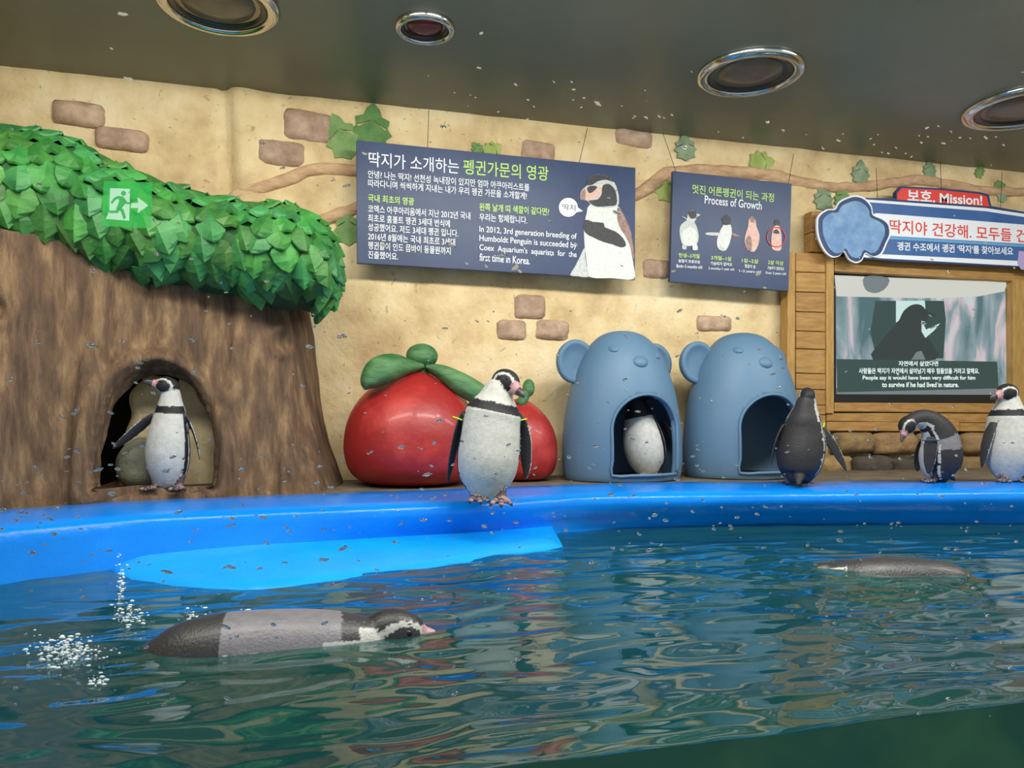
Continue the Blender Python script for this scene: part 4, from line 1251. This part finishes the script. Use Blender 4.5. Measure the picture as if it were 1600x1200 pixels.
    for sx in (-1, 1):
        d = (hs * .80 * sx + hf * .50 + hu * .30).normalized()
        c = hp + hs * rs * .80 * sx * .93 + hf * rf * .47 + hu * ru * .30
        v, f = ellipsoid(c, hs * .012 * H, hf * .014 * H, hu * .014 * H, 12, 8)
        eye = obj('eye', v, f, m_eye, e, smooth=True, world=False)
        cr = c - d * .003 * H; ring = []
        t1 = hf.cross(d).normalized(); t2 = d.cross(t1).normalized()
        for i in range(13):
            a = 2 * math.pi * i / 12; ring.append((*(cr + t1 * .017 * H * math.cos(a) + t2 * .017 * H * math.sin(a)), .0045 * H, .004 * H))
        v, f = tube(ring, d, 6, 1)
        obj('eye_ring', v, f, m_bpink, eye, smooth=True, world=False)
    for bd in (band or []):
        c, nrm, r_, mt = Vector(bd[0]) * H, Vector(bd[1]).normalized(), bd[2] * H, bd[3] if len(bd) > 3 else m_band
        t1 = nrm.cross(Vector((.3, .5, .8))).normalized(); t2 = nrm.cross(t1); w1 = Vector(bd[4]).normalized() if len(bd) > 4 else t1
        if len(bd) > 4: t1 = (w1 - nrm * w1.dot(nrm)).normalized(); t2 = nrm.cross(t1)
        ring = [(*(c + t1 * r_ * math.cos(2 * math.pi * i / 20) + t2 * r_ * .42 * math.sin(2 * math.pi * i / 20)), .010 * H, .006 * H) for i in range(21)]
        v, f = tube(ring, nrm, 8, 1)
        obj('wing_band', v, f, mt, e, smooth=True, world=False)
    return e
def stand(psi, lx=0, ly=0, fat=1.0, hunch=0.0):
    """upright spine; psi = direction faced (0 camera, 90 picture right)"""
    fr_ = Vector((math.sin(math.radians(psi)), -math.cos(math.radians(psi)), 0))
    rows = [(.035, .03, .04, -.02), (.055, .10, .11, -.02), (.10, .165, .165, 0), (.19, .215, .205, .01), (.32, .235, .22, .02), (.46, .225, .20, .02), (.58, .195, .17, .01), (.66, .172, .155, 0), (.73, .145, .135, 0), (.79, .118, .118, .0), (.86, .098, .10, .0), (.90, .08, .085, 0)]
    out = []
    for z, rs, rf, fo in rows:
        k = max(0, z - .05); h_ = 1 + hunch * math.exp(-((z - .68) / .12) ** 2); rs *= h_; rf *= h_
        out.append((lx * k + fr_.x * fo, ly * k + fr_.y * fo, z, rs * fat, rf * fat))
    return out, fr_
def side(psi): return Vector((math.cos(math.radians(psi)), math.sin(math.radians(psi)), 0))

# P2: the penguin standing on the rim, centre
b = G(757, 779, ZL + .006)
t_ = (b.x * ST + b.y * CT)
H2_ = (779 - 576) * t_ / FPX
sp, fr_ = stand(6, .10, -.02, 1.02, .24)
sp = [(x + .035 * max(0, (z - .6) / .3), y, z, rs, rf) for x, y, z, rs, rf in sp]
penguin('p', 'penguin upright on the blue rim before the red fruit, lime bands on its wings', b, H2_, sp, fr_,
        ((.165, -.02, .895), (.66, -.66, -.38), (.25, .1, 1), 1.06),
        [((-.165, .03, .66), (-.235, .04, .44), (-.285, .02, .12), (.5, 1, .1), .062), ((.255, .03, .64), (.34, .03, .45), (.32, .02, .15), (1, -.45, .1), .062)],
        [((-.07, -.07, .0), (.35, -1, -.12), 1.25), ((.13, -.10, -.005), (.02, -1, -.2), 1.3)],
        tail=((0, .14, .12), (-.02, .24, .01)), seed=2,
        band=[((-.185, .01, .61), (-.3, .0, -.95), .068, m_band, (1, -.6, 0)), ((.265, .0, .60), (.2, 0, -.95), .062, m_band, (1, -.6, 0))])

# P1: penguin in the tree hollow, looking up to the left
zf = ZL + .034
b = D(263, 752, 3.42); b.z = zf
t_ = b.x * ST + b.y * CT
H1_ = 176 * t_ / FPX
sp, fr_ = stand(-8, .03, 0, .80)
penguin('p', 'penguin standing in the arched tree hollow with its beak raised to the left', b, H1_, sp, fr_,
        ((-.0, -.02, .915), (-.86, -.42, .30), (.2, 0, 1), .88),
        [((-.13, .0, .66), (-.28, -.02, .52), (-.47, -.04, .36), (.2, -.6, .9), .055), ((.15, .0, .66), (.25, .0, .5), (.28, .0, .26), (.5, -.8, 0), .055)],
        [((-.10, -.05, 0), (-.15, -1, 0), 1.15), ((.12, -.05, 0), (.2, -1, 0), 1.15)],
        tail=((0, .12, .1), (0, .2, .02)), seed=5)

# P3: penguin inside the first shelter, head tucked in the dark
b = Vector((P(1016, 740, 4.07).x, 4.07, ZL + .012)); 
t_ = b.x * ST + b.y * CT
sp, fr_ = stand(-28, -.20, 0, 1.0)
penguin('p', 'penguin inside the left bear shelter, pale belly showing in the arch', b, 138 * t_ / FPX, sp, fr_,
        ((-.10, .05, .93), (.55, .8, -.1), (0, 0, 1)),
        [((-.10, .06, .60), (-.2, .10, .45), (-.2, .14, .2), (.4, -.9, 0), .06), ((.14, .0, .62), (.27, .03, .46), (.33, .05, .2), (.6, -.8, 0), .06)],
        [((-.08, -.06, 0), (-.2, -1, 0), 1.0), ((.09, -.05, 0), (.1, -1, 0), 1.0)], seed=9, hood=True)

# P4: back view beside the second shelter, wing held out
b = G(1245, 757, ZL + .003)
t_ = b.x * ST + b.y * CT
H4_ = 150 * t_ / FPX
sp, fr_ = stand(148, .12, 0, 1.02)
sp = [(x, y, z * (1.0 if z < .6 else 1.0), rs, rf) for x, y, z, rs, rf in sp]
penguin('p', 'dark-backed penguin turned away beside the right shelter, wing held out', b, H4_, sp, fr_,
        ((.115, .02, .92), (.25, .85, .30), (0, -.3, 1), .95),
        [((.20, .0, .60), (.33, -.03, .52), (.50, -.04, .14), (.55, 0, .5), .056), ((-.13, .02, .62), (-.24, .02, .45), (-.26, .02, .2), (.4, .9, 0), .056)],
        [((-.08, .03, 0), (.3, .9, 0), 1), ((.10, .03, 0), (.5, .9, 0), 1)], tail=((-.02, -.12, .12), (-.06, -.20, .01)), seed=12,
        band=[((.245, -.01, .58), (.8, 0, -.5), .066, m_band, (.5, 0, .8))])

# P5: penguin bent over, facing left
b = G(1462, 753, ZL + .003)
t_ = b.x * ST + b.y * CT
H5_ = 140 * t_ / FPX
sp5 = [(.13, .05, .03, .03, .03), (.10, .04, .06, .12, .12), (.06, .02, .14, .18, .19), (.06, .01, .28, .21, .22), (.055, 0, .42, .205, .20), (.02, -.01, .55, .18, .175), (-.06, -.02, .65, .145, .14), (-.16, -.03, .70, .11, .11), (-.25, -.03, .69, .092, .09), (-.31, -.03, .65, .078, .08)]
penguin('p', 'penguin bent forward with its head lowered to the left, below the wall screen', b, H5_, sp5, (-.80, .50, 0),
        ((-.335, -.04, .635), (-.55, -.30, -.75), (-.7, 0, .65), 1.0),
        [((-.14, -.17, .50), (-.17, -.2, .36), (-.17, -.17, .10), (1, -.1, 0), .075), ((-.02, .18, .48), (-.1, .2, .3), (-.1, .2, .1), (1, 0, 0), .06)],
        [((-.06, -.07, 0), (-.8, -.5, 0), 1), ((.0, .08, 0), (-.9, -.1, 0), 1)], tail=((.16, .06, .10), (.27, .09, .01)), seed=15, gsh=(.40, .54),
        band=[((-.15, -.18, .47), (0, -.1, -1), .08, M('dark_blue_band', (40, 70, 120), rough=.5), (1, -.1, 0))])

# P6: penguin at the right edge facing left
b = G(1578, 752, ZL + .003)
t_ = b.x * ST + b.y * CT
H6_ = 152 * t_ / FPX
sp, fr_ = stand(-42, -.02, 0, .98, .14)
penguin('p', 'upright penguin at the right edge looking left, white belly and black chest stripe', b, H6_, sp, fr_,
        ((-.045, -.02, .905), (-.93, -.30, -.12), (0, 0, 1), 1.05),
        [((-.21, -.06, .60), (-.30, -.08, .42), (-.32, -.05, .14), (.5, -.8, 0), .056), ((.20, .1, .62), (.3, .12, .45), (.3, .14, .2), (.5, -.8, 0), .06)],
        [((-.12, -.08, 0), (-.5, -.8, 0), 1), ((.07, -.05, 0), (-.4, -.9, 0), 1)], tail=((.12, .12, .1), (.18, .2, .01)), seed=21)

# P7: swimming in the foreground, heading right; belly down
a7 = G(215, 1010, ZWT); c7 = G(640, 985, ZWT)
mid = (a7 + c7) / 2; L7 = (c7 - a7).length
dx = (c7 - a7).normalized(); rz7 = math.atan2(dx.y, dx.x)
H7 = L7 / .98
def swim(sink=0.0):
    rows = [(-.50, -.005, .03, .03), (-.46, .0, .085, .07), (-.36, .0, .15, .13), (-.22, .0, .185, .16), (-.05, .0, .19, .165), (.10, .0, .185, .16), (.20, .005, .165, .145), (.29, .008, .135, .122), (.37, .010, .110, .10), (.42, .01, .09, .085)]
    return [(x, 0, z - sink, rs, rf) for x, z, rs, rf in rows]
penguin('p', 'large penguin swimming at the surface in the foreground, head to the right', Vector((mid.x, mid.y, ZWT)), H7, swim(.060), (0, 0, -1),
        ((.425, 0, -.022), (1, -.12, .0), (0, 0, 1), 1.15),
        [((.10, -.15, -.07), (.06, -.30, -.075), (-.10, -.44, -.08), (1, .4, 0), .06), ((.12, .10, -.07), (.05, .22, -.1), (-.08, .3, -.14), (1, 0, 0), .05)],
        [((-.43, -.05, -.08), (-1, 0, 0), .5), ((-.43, .05, -.08), (-1, 0, 0), .5)], tail=((-.44, 0, -.05), (-.58, 0, -.05)), wet=True, gsh=(.34, .80), seed=25, rot=rz7)
# P8: swimming further out
a8 = G(1275, 884, ZWT); c8 = G(1530, 897, ZWT); mid = (a8 + c8) / 2; H8 = (c8 - a8).length / .95
dx = (a8 - c8).normalized()
penguin('p', 'penguin swimming low in the water at the right, away from the foreground one', Vector((mid.x, mid.y, ZWT)), H8, swim(.085), (0, 0, -1),
        ((.43, 0, -.06), (1, 0, -.05), (0, 0, 1), .88),
        [((.12, .10, -.08), (.10, .19, -.12), (-.03, .27, -.2), (1, 0, 0), .05), ((.12, -.10, -.07), (.05, -.22, -.1), (-.08, -.3, -.14), (1, 0, 0), .05)],
        [((-.43, -.05, -.06), (-1, 0, 0), .5), ((-.43, .05, -.06), (-1, 0, 0), .5)], tail=((-.44, 0, -.05), (-.62, 0, -.04)), wet=True, gsh=None, seed=27, rot=math.atan2(dx.y, dx.x))

# ------------------------------------------------------------------ splashes, droplets, flakes
m_foam = M('foam_white', (220, 232, 238), rough=.25)
def splash():
    r = random.Random(11); mb = MB()
    for cx, cy, sx, sy, n, up in [(105, 1022, 50, 22, 260, .02), (190, 925, 8, 28, 80, .09), (205, 965, 24, 18, 90, .03), (300, 965, 16, 8, 30, .02), (150, 1068, 16, 7, 30, .01), (385, 962, 60, 5, 16, .02)]:
        for _ in range(n):
            a, b_ = r.gauss(cx, sx * .5), r.gauss(cy, sy * .5)
            p = G(a, max(b_, 870), ZWT); p.z = ZWT + r.random() ** 2 * up + .002
            s = .0008 + .0034 * r.random() ** 2
            v, f = ellipsoid(p, Vector((s * r.uniform(.8, 2.2), 0, 0)), Vector((0, s, 0)), Vector((0, 0, s * .8)), 7, 5); mb.add(v, f)
    tag(mb.build('splash_drops', m_foam, smooth=True), 'white splash bubbles and drops around the tail of the foreground swimmer', 'splash', kind='stuff')
splash()
m_drop = bpy.data.materials.new('droplet_water'); m_drop.use_nodes = True
bb = m_drop.node_tree.nodes['Principled BSDF']; bb.inputs['Transmission Weight'].default_value = 1; bb.inputs['IOR'].default_value = 1.33; bb.inputs['Roughness'].default_value = .0
def droplets():
    r = random.Random(5); mb = MB(); k = 0
    regs = [(0, 1600, 480, 700, 120), (0, 1600, 690, 830, 210), (0, 1600, 800, 900, 110), (0, 1600, 900, 1120, 130), (0, 1600, 190, 480, 60)]
    for x0, x1, y0, y1, n in regs:
        for _ in range(n):
            p = P(r.uniform(x0, x1), r.uniform(y0, y1), YG - .001)
            s = r.choice([.0011, .0014, .0018, .0022, .003]) * r.uniform(.8, 1.3)
            a = r.uniform(-.5, .5); el = r.uniform(1.0, 2.3)
            ax = Vector((math.cos(a), 0, math.sin(a))) * s * el; az = Vector((-math.sin(a), 0, math.cos(a))) * s * .75
            v, f = ellipsoid(p, ax, Vector((0, s * .6, 0)), az, 10, 7)
            sd = r.random() * 50
            v = [q + (q - p) * .35 * noise.noise((q - p) * (1.2 / s) + Vector((sd, 0, 0))) for q in v]
            mb.add(v, f)
    tag(mb.build('water_droplets', m_drop, smooth=True), 'scattered water droplets clinging to the viewing glass', 'droplets', kind='stuff')
droplets()
m_flake = M('pale_flake', (224, 216, 186), rough=.6)
def flakes():
    r = random.Random(8); mb = MB()
    pts = [(752, 52, 5), (748, 106, 4), (805, 132, 4), (893, 128, 3), (896, 140, 4), (912, 153, 3), (934, 162, 7), (908, 168, 3), (825, 156, 3), (824, 186, 3), (992, 182, 3), (1010, 184, 5), (1030, 182, 4), (1050, 180, 3), (1012, 246, 3), (1224, 204, 4), (1310, 220, 5), (1360, 217, 3), (1366, 226, 3), (1378, 238, 3), (1388, 240, 4), (1400, 231, 3), (1415, 240, 3), (1424, 245, 3), (1436, 212, 3), (1448, 200, 5), (1466, 197, 3), (1486, 206, 3), (1500, 215, 4), (1516, 216, 3), (1540, 215, 6), (1556, 214, 3), (1568, 227, 4), (1474, 224, 5), (1450, 214, 3), (1598, 113, 3),
           (192, 22, 8), (202, 124, 7), (174, 76, 3), (1286, 232, 4), (900, 382, 5), (640, 388, 5), (570, 240, 5), (1185, 428, 8), (1195, 450, 4), (1052, 424, 4), (805, 418, 9), (812, 424, 5), (760, 416, 4), (730, 412, 4), (600, 384, 6), (1540, 380, 4), (1455, 405, 4)]
    for _ in range(26): pts.append((r.uniform(650, 1600), 0, r.uniform(1.2, 2.6)))
    for a, b_, s in pts:
        if b_ == 0: b_ = 150 + (a - 700) * .1 + r.gauss(0, 25)
        p = P(a, b_, YG - .0325); s *= .0006
        t = r.uniform(-.7, .7); ax = Vector((math.cos(t), 0, math.sin(t))) * s * 1.4; az = Vector((-math.sin(t), 0, math.cos(t))) * s * .6
        v, f = ellipsoid(p, ax, Vector((0, .0006, 0)), az, 8, 5)
        v = [q + (q - p) * .7 * noise.noise((q - p) * (1.2 / s) + Vector((a, 0, 0))) for q in v]
        mb.add(v, f)
    tag(mb.build('pale_flakes', m_flake, smooth=True), 'tiny pale flakes and feather bits stuck on the viewing glass', 'flakes', kind='stuff')
flakes()

# ------------------------------------------------------------------ exit sign reflected in the glass, built as an added glowing panel
def exit_sign_reflection():
    Y = YG + .02
    e = empty('exit_sign_reflection', P(199, 350, Y)); tag(e, 'green reflection of an exit sign with running figure and arrow over the leaves', 'exit sign reflection')
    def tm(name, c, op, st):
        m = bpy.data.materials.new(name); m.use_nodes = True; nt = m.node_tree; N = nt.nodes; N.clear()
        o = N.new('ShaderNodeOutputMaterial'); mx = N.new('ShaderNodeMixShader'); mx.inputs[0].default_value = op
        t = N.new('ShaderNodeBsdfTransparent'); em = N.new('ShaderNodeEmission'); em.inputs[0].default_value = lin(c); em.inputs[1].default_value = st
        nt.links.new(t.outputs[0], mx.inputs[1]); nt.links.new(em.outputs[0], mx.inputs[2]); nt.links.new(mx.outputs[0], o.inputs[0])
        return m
    mg = tm('exit_reflection_green', (62, 200, 92), .62, 1.0); mw = tm('exit_reflection_white', (214, 250, 222), .72, 1.0); mf = tm('exit_reflection_figure', (52, 176, 84), .9, 1.0)
    def quad(pix, m, nm, off):
        pts = [(P(a, b, Y - off).x, P(a, b, Y - off).z) for a, b in pix]
        n = len(pts)
        return obj(nm, [(x, Y - off, z) for x, z in pts], [tuple(range(n))], m, e)
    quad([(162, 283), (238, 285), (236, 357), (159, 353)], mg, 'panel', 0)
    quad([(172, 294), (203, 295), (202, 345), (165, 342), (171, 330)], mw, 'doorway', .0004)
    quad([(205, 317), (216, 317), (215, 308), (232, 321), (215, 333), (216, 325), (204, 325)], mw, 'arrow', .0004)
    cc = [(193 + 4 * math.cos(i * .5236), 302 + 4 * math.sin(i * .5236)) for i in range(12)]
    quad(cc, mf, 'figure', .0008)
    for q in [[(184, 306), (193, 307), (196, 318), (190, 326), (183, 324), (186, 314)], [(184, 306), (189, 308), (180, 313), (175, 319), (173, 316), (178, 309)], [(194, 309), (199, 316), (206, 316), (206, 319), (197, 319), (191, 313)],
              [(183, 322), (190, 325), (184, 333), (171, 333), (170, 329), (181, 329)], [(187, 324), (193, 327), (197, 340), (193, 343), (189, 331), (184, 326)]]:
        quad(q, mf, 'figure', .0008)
exit_sign_reflection()
